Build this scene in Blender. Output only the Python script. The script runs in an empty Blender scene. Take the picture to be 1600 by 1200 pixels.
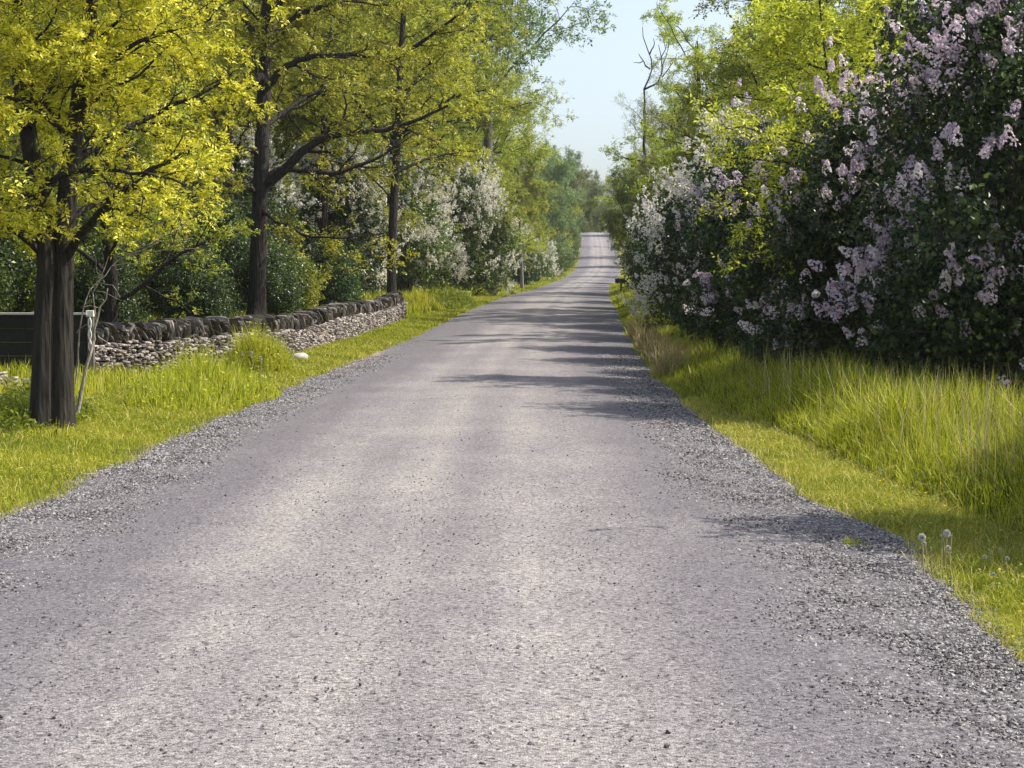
import bpy, math, random
import numpy as np
from mathutils import Vector, Matrix

# ------------------------------------------------------------------ camera, sky, sun
S = bpy.context.scene
COL = S.collection
F = 2600.0 / 1600.0            # focal length in picture widths
CAMZ = 1.65
PITCH = math.atan(165.0 / 2600.0)
cam_d = bpy.data.cameras.new('camera'); cam = bpy.data.objects.new('camera', cam_d); COL.objects.link(cam)
cam_d.sensor_width = 36.0; cam_d.lens = 36.0 * F; cam_d.clip_start = 0.1; cam_d.clip_end = 5000
cam.location = (0, 0, CAMZ); cam.rotation_euler = (math.pi/2 - PITCH, 0, 0)
S.camera = cam

SUN_EL, SUN_AZ = math.radians(50), math.radians(85)      # azimuth clockwise from +Y (ahead)
w = bpy.data.worlds.new('World'); S.world = w; w.use_nodes = True
nt = w.node_tree; nt.nodes.clear()
sky = nt.nodes.new('ShaderNodeTexSky'); sky.sky_type = 'NISHITA'; sky.sun_disc = False
sky.sun_elevation = SUN_EL; sky.sun_rotation = SUN_AZ; sky.air_density = 1.0; sky.dust_density = 2.2; sky.ozone_density = 3.0
bg = nt.nodes.new('ShaderNodeBackground'); bg.inputs[1].default_value = 0.14
wo = nt.nodes.new('ShaderNodeOutputWorld')
hs = nt.nodes.new('ShaderNodeHueSaturation'); hs.inputs['Saturation'].default_value = .62; hs.inputs['Value'].default_value = 1.12
nt.links.new(sky.outputs[0], hs.inputs['Color']); nt.links.new(hs.outputs[0], bg.inputs[0]); nt.links.new(bg.outputs[0], wo.inputs[0])

sd = bpy.data.lights.new('sun', 'SUN'); sd.energy = 4.9; sd.angle = math.radians(0.5); sd.color = (1.0, 0.935, 0.82)
sun = bpy.data.objects.new('sun', sd); COL.objects.link(sun)
sv = Vector((math.cos(SUN_EL)*math.sin(SUN_AZ), math.cos(SUN_EL)*math.cos(SUN_AZ), math.sin(SUN_EL)))
sun.rotation_euler = sv.to_track_quat('Z', 'Y').to_euler(); sun.location = (40, 10, 50)
S.view_settings.view_transform = 'Standard'; S.view_settings.look = 'None'
S.view_settings.exposure = 0.58; S.view_settings.gamma = 1.0
S.render.engine = 'CYCLES'
S.cycles.max_bounces = 6; S.cycles.diffuse_bounces = 3; S.cycles.transmission_bounces = 4; S.cycles.transparent_max_bounces = 4
S.cycles.volume_bounces = 0

# ------------------------------------------------------------------ helpers
def hk(x, xs, ys): return np.interp(x, xs, ys)
_D = np.arange(-60, 700, 1.0)
def smooth(a, n):
    k = np.exp(-0.5*(np.arange(-3*n, 3*n+1)/n)**2); k /= k.sum()
    return np.convolve(np.pad(a, 3*n, mode='edge'), k, mode='valid')
_z = smooth(np.interp(_D, [-60, 28, 44, 54, 64, 85, 125, 145, 175, 205, 230, 260, 290, 304, 330, 400, 700],
                      [0, 0, .08, .28, .42, .62, .82, 1.02, 1.65, 2.75, 4.3, 6.7, 9.3, 9.95, 9.4, 6, 3]), 3)
_cx = smooth(np.interp(_D, [-60, 5.6, 20, 26, 40, 44, 54, 64, 85, 145, 175, 205, 230, 260, 290, 700],
                       [-.66, -.66, -.61, -.52, .08, .27, .73, 1.22, 2.2, 5.7, 8.3, 10.6, 12.0, 13.4, 14.6, 25]), 4)
def rz(y): return np.interp(y, _D, _z)
def cx(y): return np.interp(y, _D, _cx)
HW = 2.8
def vnoise(x, y, seed=0):
    x = np.asarray(x, float); y = np.asarray(y, float)
    r = 0
    rg = np.random.RandomState(seed + 11)
    for k in range(5):
        a = rg.uniform(0, 6.28); f = rg.uniform(.6, 1.6); p = rg.uniform(0, 6.28)
        r = r + np.sin((x*math.cos(a) + y*math.sin(a))*f*2 + p + np.sin((x*math.sin(a)-y*math.cos(a))*f + p*2))
    return r/5
def edge_l(y): return HW + 0.10*vnoise(y*1.3, 0*y, 3) + .05*vnoise(y*6, 0*y, 5)
def edge_r(y): return HW + 0.12*vnoise(y*1.2, 0*y, 4) + .05*vnoise(y*6, 0*y, 6) + .3*np.exp(-((y-10)/1.8)**2)
def gz(x, y):
    """height of the grass ground"""
    x = np.asarray(x, float); y = np.asarray(y, float)
    o = x - cx(y); z = rz(y)
    a = np.abs(o)
    lat = np.clip((a - HW)/1.0, 0, 1)
    left = o < 0
    zl = 0.02 + .04*lat + .32*np.clip((-o - 4.7)/2.5, 0, 1)*np.clip((y-27)/12, 0, 1) + 1.0*np.clip((-o-8)/30, 0, 1)
    zr = 0.02 - .05*lat - .10*np.clip((o-3.4)/1.5, 0, 1) + .5*np.clip((o-6)/8, 0, 1)
    g = np.where(left, zl, zr)
    g = np.where(a < HW, 0.02, g)
    bump = .035*vnoise(x*1.1, y*1.1, 1)*np.clip((a-HW)/.8, 0, 1) + .012*vnoise(x*4, y*4, 2)*np.clip((a-HW+.1)/.3, 0, 1)
    return z + g + bump
def pix(px, py, D):
    """world point seen at photo pixel (px,py) at distance D ahead"""
    cy, sy = math.cos(PITCH), math.sin(PITCH)
    u = (px-800)/2600.0; v = (600-py)/2600.0
    d = (u, cy + v*sy, -sy + v*cy)
    t = D/d[1]
    return np.array([d[0]*t, D, CAMZ + d[2]*t])

def mesh_np(name, V, Fc, attrs=None, mat=None, smooth_=False):
    V = np.ascontiguousarray(V, dtype=np.float32); Fc = np.ascontiguousarray(Fc, dtype=np.int32)
    me = bpy.data.meshes.new(name)
    me.vertices.add(len(V)); me.vertices.foreach_set('co', V.ravel())
    k = Fc.shape[1]
    me.loops.add(Fc.size); me.loops.foreach_set('vertex_index', Fc.ravel())
    me.polygons.add(len(Fc)); me.polygons.foreach_set('loop_start', np.arange(0, Fc.size, k, dtype=np.int32))
    try: me.polygons.foreach_set('loop_total', np.full(len(Fc), k, dtype=np.int32))
    except Exception: pass
    if attrs:
        for n, a in attrs.items():
            at = me.attributes.new(n, 'FLOAT', 'POINT'); at.data.foreach_set('value', np.ascontiguousarray(a, dtype=np.float32))
    me.update(calc_edges=True)
    me.polygons.foreach_set('use_smooth', np.full(len(Fc), smooth_, dtype=bool))
    if mat: me.materials.append(mat)
    me.validate()
    return me
def obj(name, me, parent=None, loc=None):
    o = bpy.data.objects.new(name, me); COL.objects.link(o)
    if parent: o.parent = parent
    if loc is not None: o.location = loc
    return o
def tag(o, label=None, cat=None, group=None, kind=None):
    if label: o['label'] = label
    if cat: o['category'] = cat
    if group: o['group'] = group
    if kind: o['kind'] = kind
    return o
def empty(name, loc, rot=0, scale=None):
    o = bpy.data.objects.new(name, None); COL.objects.link(o); o.location = loc; o.rotation_euler = (0, 0, rot)
    o.empty_display_size = .2
    if scale: o.scale = scale
    return o
def copy_tree(o, parent=None):
    c = o.copy(); COL.objects.link(c); c.parent = parent
    for ch in list(o.children): copy_tree(ch, c)
    return c

# ------------------------------------------------------------------ materials
def newmat(name):
    m = bpy.data.materials.new(name); m.use_nodes = True; m.node_tree.nodes.clear(); return m
class NB:
    def __init__(s, m): s.t = m.node_tree; s.out = s.n('ShaderNodeOutputMaterial')
    def n(s, ty, **kw):
        x = s.t.nodes.new(ty)
        for k, v in kw.items(): setattr(x, k, v)
        return x
    def l(s, a, b): s.t.links.new(a, b)
    def val(s, sock, v):
        if hasattr(v, 'links') or hasattr(v, 'is_output'): s.l(v, sock)
        else: sock.default_value = v
    def attr(s, name): return s.n('ShaderNodeAttribute', attribute_name=name).outputs['Fac']
    def pos(s): return s.n('ShaderNodeNewGeometry').outputs['Position']
    def noise(s, vec, scale, detail=3, rough=.55, out='Fac'):
        x = s.n('ShaderNodeTexNoise'); s.l(vec, x.inputs['Vector']); x.inputs['Scale'].default_value = scale
        x.inputs['Detail'].default_value = detail; x.inputs['Roughness'].default_value = rough; return x.outputs[out]
    def vor(s, vec, scale, out='Distance', feature='F1'):
        x = s.n('ShaderNodeTexVoronoi', feature=feature); s.l(vec, x.inputs['Vector']); x.inputs['Scale'].default_value = scale
        return x.outputs[out]
    def mapv(s, vec, scale):
        x = s.n('ShaderNodeMapping'); s.l(vec, x.inputs['Vector']); x.inputs['Scale'].default_value = scale; return x.outputs[0]
    def ramp(s, fac, stops, interp='LINEAR'):
        x = s.n('ShaderNodeValToRGB'); s.l(fac, x.inputs[0]); cr = x.color_ramp; cr.interpolation = interp
        while len(cr.elements) < len(stops): cr.elements.new(0.5)
        for e, (p, c) in zip(cr.elements, stops):
            e.position = p; e.color = (c, c, c, 1) if isinstance(c, (int, float)) else (*c, 1)
        return x.outputs[0]
    def mix(s, f, a, b, mode='MIX'):
        x = s.n('ShaderNodeMix', data_type='RGBA', blend_type=mode)
        for i, v in ((0, f), (6, a), (7, b)):
            if hasattr(v, 'is_output'): s.l(v, x.inputs[i])
            else: x.inputs[i].default_value = v if i == 0 else (*v, 1)
        return x.outputs[2]
    def math(s, op, a, b=0.0, c=0.0):
        x = s.n('ShaderNodeMath', operation=op)
        for i, v in enumerate((a, b, c)):
            if hasattr(v, 'is_output'): s.l(v, x.inputs[i])
            else: x.inputs[i].default_value = v
        return x.outputs[0]
    def bump(s, h, strength, dist, normal=None):
        x = s.n('ShaderNodeBump'); s.l(h, x.inputs['Height']); x.inputs['Strength'].default_value = strength
        x.inputs['Distance'].default_value = dist
        if normal: s.l(normal, x.inputs['Normal'])
        return x.outputs[0]
    def principled(s, col, rough=.8, normal=None, spec=.3):
        p = s.n('ShaderNodeBsdfPrincipled')
        if hasattr(col, 'is_output'): s.l(col, p.inputs['Base Color'])
        else: p.inputs['Base Color'].default_value = (*col, 1)
        p.inputs['Roughness'].default_value = rough; p.inputs['Specular IOR Level'].default_value = spec
        if normal: s.l(normal, p.inputs['Normal'])
        return p.outputs[0]

def leaf_mat(name, cols, trans=.45, rough=.45, spec=.35, objvar=.25, tint2=None):
    """cols: dark..light stops for the per-leaf tint"""
    m = newmat(name); b = NB(m)
    t = b.attr('tint')
    c = b.ramp(t, [(i/(len(cols)-1), c) for i, c in enumerate(cols)])
    oi = b.n('ShaderNodeObjectInfo').outputs['Random']
    f = b.math('MULTIPLY_ADD', oi, objvar*2, 1-objvar)
    hsv = b.n('ShaderNodeHueSaturation'); b.l(c, hsv.inputs['Color']); b.l(f, hsv.inputs['Value'])
    h = b.math('MULTIPLY_ADD', oi, .02, .492); b.l(h, hsv.inputs['Hue'])
    c = hsv.outputs[0]
    p = b.principled(c, rough, spec=spec)
    tr = b.n('ShaderNodeBsdfTranslucent'); b.l(c, tr.inputs[0])
    mx = b.n('ShaderNodeMixShader'); mx.inputs[0].default_value = trans
    b.l(p, mx.inputs[1]); b.l(tr.outputs[0], mx.inputs[2]); b.l(mx.outputs[0], b.out.inputs[0])
    return m
def bark_mat(name, c1, c2, scale=1.0, rid=.02):
    m = newmat(name); b = NB(m)
    v = b.n('ShaderNodeTexCoord').outputs['Object']
    v2 = b.mapv(v, (1, 1, .16))
    n1 = b.noise(v2, 26*scale, 4, .7); n2 = b.noise(v, 3*scale, 3)
    vo = b.vor(b.mapv(v, (1, 1, .12)), 22*scale, 'Distance')
    h = b.math('ADD', b.math('MULTIPLY', n1, .7), b.math('MULTIPLY', vo, .7))
    c = b.ramp(h, [(.3, c1), (.8, c2)])
    c = b.mix(b.math('MULTIPLY', n2, .45), c, tuple(x*1.3 for x in c2))
    b.l(b.principled(c, .92, b.bump(h, .9, rid), .15), b.out.inputs[0])
    return m
def plain_mat(name, c, rough=.7, var=.2, scale=12, spec=.3, bump=.3, bd=.01):
    m = newmat(name); b = NB(m)
    n = b.noise(b.n('ShaderNodeTexCoord').outputs['Object'], scale, 5, .65)
    cc = b.ramp(n, [(.25, tuple(x*(1-var) for x in c)), (.75, tuple(min(1, x*(1+var)) for x in c))])
    b.l(b.principled(cc, rough, b.bump(n, bump, bd), spec), b.out.inputs[0]); return m

M = {}
M['locust'] = leaf_mat('locust_leaf', [(.09, .11, .010), (.36, .355, .02), (.69, .61, .045), (.90, .80, .17)], .42)
M['locust_far'] = leaf_mat('young_leaf', [(.08, .12, .015), (.24, .29, .03), (.44, .47, .05), (.62, .62, .11)], .42)
M['mid'] = leaf_mat('mid_green_leaf', [(.06, .09, .02), (.16, .21, .04), (.30, .35, .06)], .42)
M['locust_mid'] = leaf_mat('locust_leaf_fresh', [(.08, .11, .012), (.33, .355, .025), (.60, .585, .05), (.80, .755, .15)], .4)
M['ash'] = leaf_mat('ash_leaf', [(.06, .10, .03), (.13, .19, .06), (.22, .29, .11), (.34, .40, .22)], .4, .35, .5)
M['grey'] = leaf_mat('bud_leaf', [(.12, .13, .05), (.26, .27, .10), (.42, .42, .16)], .4)
M['lilac'] = leaf_mat('lilac_leaf', [(.014, .030, .010), (.028, .055, .015), (.06, .10, .022), (.20, .26, .05)], .4, .38, .5)
M['shrub'] = leaf_mat('shrub_leaf', [(.03, .06, .015), (.10, .16, .03), (.26, .32, .06)], .35, .38, .5)
M['purple'] = leaf_mat('lilac_bloom', [(.40, .28, .40), (.62, .49, .58), (.80, .69, .72), (.90, .83, .81)], .3, .6, .2, .12)
M['pale'] = leaf_mat('pale_bloom', [(.58, .54, .50), (.78, .75, .66), (.88, .86, .76)], .3, .6, .2, .1)
M['grass'] = leaf_mat('grass_blade', [(.09, .14, .014), (.24, .27, .020), (.42, .40, .030), (.58, .48, .14)], .36, .5, .25, 0)
M['tall'] = leaf_mat('tall_grass_blade', [(.02, .045, .005), (.16, .20, .010), (.44, .45, .02), (.60, .56, .07), (.66, .57, .24)], .42, .45, .3, 0)
M['straw'] = leaf_mat('dry_grass_blade', [(.18, .15, .05), (.38, .31, .12), (.55, .46, .24)], .3, .6, .2, 0)
M['weed'] = leaf_mat('weed_leaf', [(.07, .11, .012), (.18, .23, .02), (.30, .34, .04)], .4, .45, .3, .1)
M['bark'] = bark_mat('locust_bark', (.007, .006, .005), (.040, .035, .030), 1.0, .05)
M['bark2'] = bark_mat('grey_bark', (.035, .03, .026), (.13, .115, .10), 1.2)
M['twig'] = bark_mat('dead_twig_bark', (.12, .10, .08), (.34, .30, .25), 3)
M['yellow'] = plain_mat('dandelion_yellow', (.75, .50, .01), .7, .1)
M['fluff'] = plain_mat('seedhead_white', (.62, .60, .55), .9, .1)
M['stalk'] = plain_mat('pale_stalk', (.30, .26, .14), .7, .2)

# gravel road
m = newmat('gravel_road'); b = NB(m); M['road'] = m
P = b.pos(); lat = b.attr('lat')
al = b.math('ABSOLUTE', lat)
streak = b.noise(b.mapv(P, (1.0, .10, 1)), 1.6, 4, .6)
patch = b.noise(P, .55, 5, .65)
fine = b.noise(P, 45, 5, .75)
mid = b.noise(b.mapv(P, (1, .7, 1)), 9, 4, .7)
peb = b.n('ShaderNodeTexVoronoi'); b.l(P, peb.inputs['Vector']); peb.inputs['Scale'].default_value = 55
peb2 = b.n('ShaderNodeTexVoronoi'); b.l(P, peb2.inputs['Vector']); peb2.inputs['Scale'].default_value = 120
pebc = b.n('ShaderNodeSeparateColor'); b.l(peb.outputs['Color'], pebc.inputs[0])
pebc2 = b.n('ShaderNodeSeparateColor'); b.l(peb2.outputs['Color'], pebc2.inputs[0])
# wheel tracks: packed paler fines
latn = b.math('MULTIPLY_ADD', lat, .5, .5)
latw = b.math('ADD', latn, b.math('MULTIPLY_ADD', streak, .05, -.025))
trk = b.ramp(latw, [(0.0, .0), (.24, .04), (.32, .34), (.37, .52), (.43, .38), (.50, .54), (.55, .30), (.62, .50), (.70, .36), (.77, .10), (.84, 0), (1.0, 0)])
f1 = b.math('MULTIPLY_ADD', patch, .75, -.375)
pk = b.math('ADD', b.math('ADD', trk, f1), b.math('MULTIPLY_ADD', streak, .6, -.30))
pk = b.math('ADD', pk, b.math('MULTIPLY_ADD', mid, .5, -.25))
pkc = b.ramp(pk, [(.05, (.150, .136, .148)), (.42, (.228, .209, .209)), (.80, (.335, .305, .282)), (1.0, (.45, .385, .33))])
# red earth bleed at left side
speck = b.ramp(pebc2.outputs[0], [(0, .40), (.10, .62), (.40, .95), (.8, 1.15), (1, 1.45)])
speck1 = b.ramp(pebc.outputs[1], [(0, .35), (.06, .55), (.11, .94), (.6, 1.0), (.95, 1.1), (1, 1.4)])
c = b.mix(1.0, pkc, speck, 'MULTIPLY'); c = b.mix(.9, c, speck1, 'MULTIPLY')
c = b.mix(1.0, c, b.ramp(fine, [(.30, .38), (.5, 1.0), (.70, 1.5)]), 'MULTIPLY')
# shoulders: coarse stone
shf = b.ramp(b.math('ADD', al, b.math('MULTIPLY_ADD', patch, .3, -.15)), [(.55, 0), (.95, 1)])
stone = b.n('ShaderNodeTexVoronoi'); b.l(P, stone.inputs['Vector']); stone.inputs['Scale'].default_value = 38
sc = b.n('ShaderNodeSeparateColor'); b.l(stone.outputs['Color'], sc.inputs[0])
sedge = b.ramp(stone.outputs['Distance'], [(.25, 1.0), (.55, .35)])
stc = b.ramp(sc.outputs[0], [(0, (.07, .065, .07)), (.5, (.24, .23, .245)), (1, (.48, .46, .46))])
stc = b.mix(1.0, stc, sedge, 'MULTIPLY')
c = b.mix(shf, c, stc)
c = b.mix(b.math('MULTIPLY', b.attr('earth'), b.ramp(mid, [(.40, .1), (.60, 1)])), c, (.50, .34, .26))
# a bare patch of reddish earth where the verge meets the gravel
h = b.math('ADD', b.math('MULTIPLY', peb2.outputs['Distance'], -.5), b.math('MULTIPLY', fine, .6))
h = b.math('ADD', h, b.math('MULTIPLY', b.math('MULTIPLY', stone.outputs['Distance'], shf), -1.6))
nrm = b.bump(h, .8, .012)
b.l(b.principled(c, .88, nrm, .25), b.out.inputs[0])

# earth and turf under the grass blades
m = newmat('turf'); b = NB(m); M['turf'] = m
P = b.pos(); n1 = b.noise(P, 1.3, 5, .65); n2 = b.noise(P, 30, 5, .75); n3 = b.noise(P, .25, 3)
c = b.ramp(b.math('ADD', b.math('MULTIPLY', n1, .55), b.math('MULTIPLY', n2, .45)),
           [(.3, (.07, .085, .012)), (.48, (.16, .17, .012)), (.6, (.25, .23, .018)), (.75, (.30, .24, .06))])
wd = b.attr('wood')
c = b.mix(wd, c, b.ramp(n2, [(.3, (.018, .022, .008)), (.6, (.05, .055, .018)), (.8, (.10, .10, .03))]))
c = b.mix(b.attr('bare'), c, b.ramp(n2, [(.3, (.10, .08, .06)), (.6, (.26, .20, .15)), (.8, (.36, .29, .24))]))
b.l(b.principled(c, .95, b.bump(n2, .8, .03), .1), b.out.inputs[0])

def stone_mat(name, cols, sc=9, lichen=None):
    m = newmat(name); b = NB(m)
    P = b.pos(); n = b.noise(P, sc, 5, .7); n2 = b.noise(P, sc*7, 4, .7)
    t = b.attr('tint')
    c = b.ramp(t, [(i/(len(cols)-1), c) for i, c in enumerate(cols)])
    c = b.mix(1, c, b.ramp(n, [(.25, .55), (.5, 1), (.8, 1.3)]), 'MULTIPLY')
    c = b.mix(1, c, b.ramp(n2, [(.25, .7), (.5, 1), (.8, 1.2)]), 'MULTIPLY')
    if lichen: c = b.mix(b.ramp(b.noise(P, 5, 4, .7), [(.58, 0), (.66, .7)]), c, lichen)
    b.l(b.principled(c, .9, b.bump(n2, .6, .012), .2), b.out.inputs[0]); return m
M['stone'] = stone_mat('wall_stone', [(.045, .04, .037), (.17, .145, .13), (.31, .27, .25), (.46, .41, .38)])
M['coping'] = stone_mat('coping_stone', [(.026, .022, .019), (.07, .06, .05), (.13, .115, .10), (.34, .31, .28)], 6, (.17, .17, .13))
M['mortar'] = stone_mat('wall_core', [(.05, .045, .04), (.05, .045, .04)])
M['gravel'] = stone_mat('loose_gravel', [(.045, .040, .040), (.155, .142, .142), (.27, .25, .245), (.47, .44, .42)], 20)
M['rock'] = stone_mat('pale_rock', [(.45, .42, .38), (.5, .47, .43)], 4)

# ------------------------------------------------------------------ ground and road
offs = np.unique(np.concatenate([-np.geomspace(3.2, 500, 60), np.linspace(-3.2, 3.2, 33), np.geomspace(3.2, 500, 60)]))
ds = np.concatenate([[-200, -100, -60, -30], np.arange(-10, 60, .35), np.arange(60, 340, 1.2), np.geomspace(340, 900, 16)])
DD, OO = np.meshgrid(ds, offs, indexing='ij')
XX = cx(DD) + OO
ZZ = gz(XX, DD) - np.where(np.abs(OO) < 2.5, .07, 0)
V = np.stack([XX, DD, ZZ], -1).reshape(-1, 3)
def grid_faces(n, m_):
    i, j = np.meshgrid(np.arange(n-1), np.arange(m_-1), indexing='ij')
    a = (i*m_ + j).ravel(); return np.stack([a, a+1, a+m_+1, a+m_], -1)
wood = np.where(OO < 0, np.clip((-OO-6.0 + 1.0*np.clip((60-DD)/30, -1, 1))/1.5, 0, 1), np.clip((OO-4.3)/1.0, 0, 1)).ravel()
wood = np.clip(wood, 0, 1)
bare = (np.clip(1.25 - np.abs(np.abs(OO)-HW)/.28, 0, 1)*np.clip(vnoise(XX*2, DD*2, 9)+.35, 0, 1)).ravel()
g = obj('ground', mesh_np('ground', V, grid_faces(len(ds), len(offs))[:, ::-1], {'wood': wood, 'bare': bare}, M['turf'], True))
tag(g, kind='structure')

rd = np.concatenate([np.arange(-8, 40, .12), np.arange(40, 340, .6)])
rl = np.linspace(-1, 1, 61)
RD, RL = np.meshgrid(rd, rl, indexing='ij')
half = np.where(RL < 0, edge_l(RD), edge_r(RD)) + .12
RX = cx(RD) + RL*half
crown = .085*(1-np.abs(RL)**1.8)
ruts = -.012*(np.exp(-((RL+.30)/.09)**2) + np.exp(-((RL-.28)/.09)**2) + .5*np.exp(-((RL+.0)/.06)**2))
RZ = rz(RD) + .03 + crown - .045*np.clip((np.abs(RL)-.93)/.07, 0, 1) + ruts
RZ = RZ + .007*vnoise(RX*3, RD*3, 21) + .008*np.clip((np.abs(RL)-.65)/.2, 0, 1)*vnoise(RX*9, RD*9, 22)
def road_z(x, y):
    l = (x-cx(y)); h2 = np.where(l < 0, edge_l(y), edge_r(y)) + .12; L = np.clip(l/h2, -1, 1)
    return rz(y) + .03 + .085*(1-np.abs(L)**1.8) - .045*np.clip((np.abs(L)-.93)/.07, 0, 1) - .012*(np.exp(-((L+.30)/.09)**2)+np.exp(-((L-.28)/.09)**2))
V = np.stack([RX, RD, RZ], -1).reshape(-1, 3)
r = obj('road', mesh_np('road', V, grid_faces(len(rd), len(rl))[:, ::-1], {'lat': RL.ravel(), 'earth': (np.exp(-((RD-32.5)/3.6)**4)*np.clip((-RL-.86)/.05, 0, 1)).ravel()}, M['road'], True))
tag(r, kind='structure')

R = np.random.RandomState(7)
def unit(v): return v/np.maximum(np.linalg.norm(v, axis=-1, keepdims=True), 1e-9)
# ------------------------------------------------------------------ rocks (vectorised)
def ico():
    import bmesh
    bm = bmesh.new(); bmesh.ops.create_icosphere(bm, subdivisions=2, radius=1)
    V = np.array([v.co[:] for v in bm.verts]); Fc = np.array([[v.index for v in f.verts] for f in bm.faces]); bm.free(); return V, Fc
ICO = ico()
OCT = (np.array([[1,0,0],[-1,0,0],[0,1,0],[0,-1,0],[0,0,1],[0,0,-1]], float),
       np.array([[0,2,4],[2,1,4],[1,3,4],[3,0,4],[2,0,5],[1,2,5],[3,1,5],[0,3,5]]))
def rocks(base, pos, scl, rotm, jit, rg, power=1.0):
    BV, BF = base; n = len(pos); k = len(BV)
    v = np.sign(BV)*np.abs(BV)**power
    v = v[None]*(1 + rg.uniform(-jit, jit, (n, k, 1)))
    v = v*scl[:, None, :]
    v = np.einsum('nij,nkj->nki', rotm, v) + pos[:, None, :]
    Fc = BF[None] + (np.arange(n)*k)[:, None, None]
    return v.reshape(-1, 3), Fc.reshape(-1, BF.shape[1]), np.repeat(rg.uniform(0, 1, n), k)
def rand_rot(n, rg, tilt=1.0):
    a = rg.uniform(0, 6.283, n); t = rg.normal(0, tilt, n); p = rg.uniform(0, 6.283, n)
    c, s = np.cos(a), np.sin(a); z = np.zeros(n); o = np.ones(n)
    Rz = np.stack([np.stack([c, -s, z], -1), np.stack([s, c, z], -1), np.stack([z, z, o], -1)], 1)
    ax = np.stack([np.cos(p), np.sin(p), z], -1); ct, st = np.cos(t), np.sin(t)
    K = np.zeros((n, 3, 3)); K[:, 0, 1] = -ax[:, 2]; K[:, 0, 2] = ax[:, 1]; K[:, 1, 0] = ax[:, 2]; K[:, 1, 2] = -ax[:, 0]; K[:, 2, 0] = -ax[:, 1]; K[:, 2, 1] = ax[:, 0]
    Rt = np.eye(3)[None] + st[:, None, None]*K + (1-ct)[:, None, None]*np.einsum('nij,njk->nik', K, K)
    return np.einsum('nij,njk->nik', Rt, Rz)

# loose gravel on road and shoulders (nobody could count it)
def scatter_gravel():
    rg = np.random.RandomState(5)
    ps = []; ss = []
    for (n, d0, d1, l0, l1, s0, s1) in ((46000, 4.8, 14, .60, 1.04, .004, .0115), (24000, 14, 34, .66, 1.04, .008, .016),
                                        (5500, 4.8, 13, 0, .72, .003, .0075), (500, 4.8, 22, 0, .8, .006, .013)):
        d = d0 + (d1-d0)*rg.uniform(0, 1, n)**1.25
        L = (l0 + (l1-l0)*rg.uniform(0, 1, n)**(.5 if l0 > .3 else 1))*np.sign(rg.uniform(-1, 1, n))
        # keep inside the picture plus a margin
        h2 = np.where(L < 0, edge_l(d), edge_r(d)); x = cx(d) + L*h2
        k = np.abs(x) < d*.34 + .5
        x, d = x[k], d[k]
        s = rg.uniform(s0, s1, len(x))
        z = np.maximum(road_z(x, d), np.where(np.abs(x-cx(d)) > HW-.05, gz(x, d), -9)) + s*.15
        ps.append(np.stack([x, d, z], -1)); ss.append(s)
    p = np.concatenate(ps); s = np.concatenate(ss)
    sc = s[:, None]*rg.uniform(.6, 1.3, (len(s), 3)); sc[:, 2] *= .7
    V, Fc, t = rocks(OCT, p, sc, rand_rot(len(p), rg, .5), .35, rg)
    return mesh_np('loose_gravel', V, Fc, {'tint': t}, M['gravel'])
tag(obj('loose_gravel', scatter_gravel()), 'loose grey gravel stones lying on the road and its shoulders', 'gravel', kind='stuff')

# ------------------------------------------------------------------ dry stone wall
WP = np.array([[-7.0, 26.6], [-6.1, 28.0], [-5.25, 30.0], [-4.9, 33.0], [-4.6, 37.0], [-4.35, 42.0], [-4.1, 47.0], [-3.85, 51.0], [-3.72, 53.6]])
def wall_at(s, P):
    seg = np.r_[0, np.cumsum(np.linalg.norm(np.diff(P, axis=0), axis=1))]
    x = np.interp(s, seg, P[:, 0]); y = np.interp(s, seg, P[:, 1])
    x2 = np.interp(s+.2, seg, P[:, 0]); y2 = np.interp(s+.2, seg, P[:, 1]); x1 = np.interp(s-.2, seg, P[:, 0]); y1 = np.interp(s-.2, seg, P[:, 1])
    t = unit(np.stack([x2-x1, y2-y1], -1)); return np.stack([x, y], -1), t, seg[-1]
def rand_rot2(n, rg):
    a = rg.normal(0, .20, n); c, s_ = np.cos(a), np.sin(a); z = np.zeros(n); o = np.ones(n)
    return np.stack([np.stack([c, z, s_], -1), np.stack([z, o, z], -1), np.stack([-s_, z, c], -1)], 1)
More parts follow.
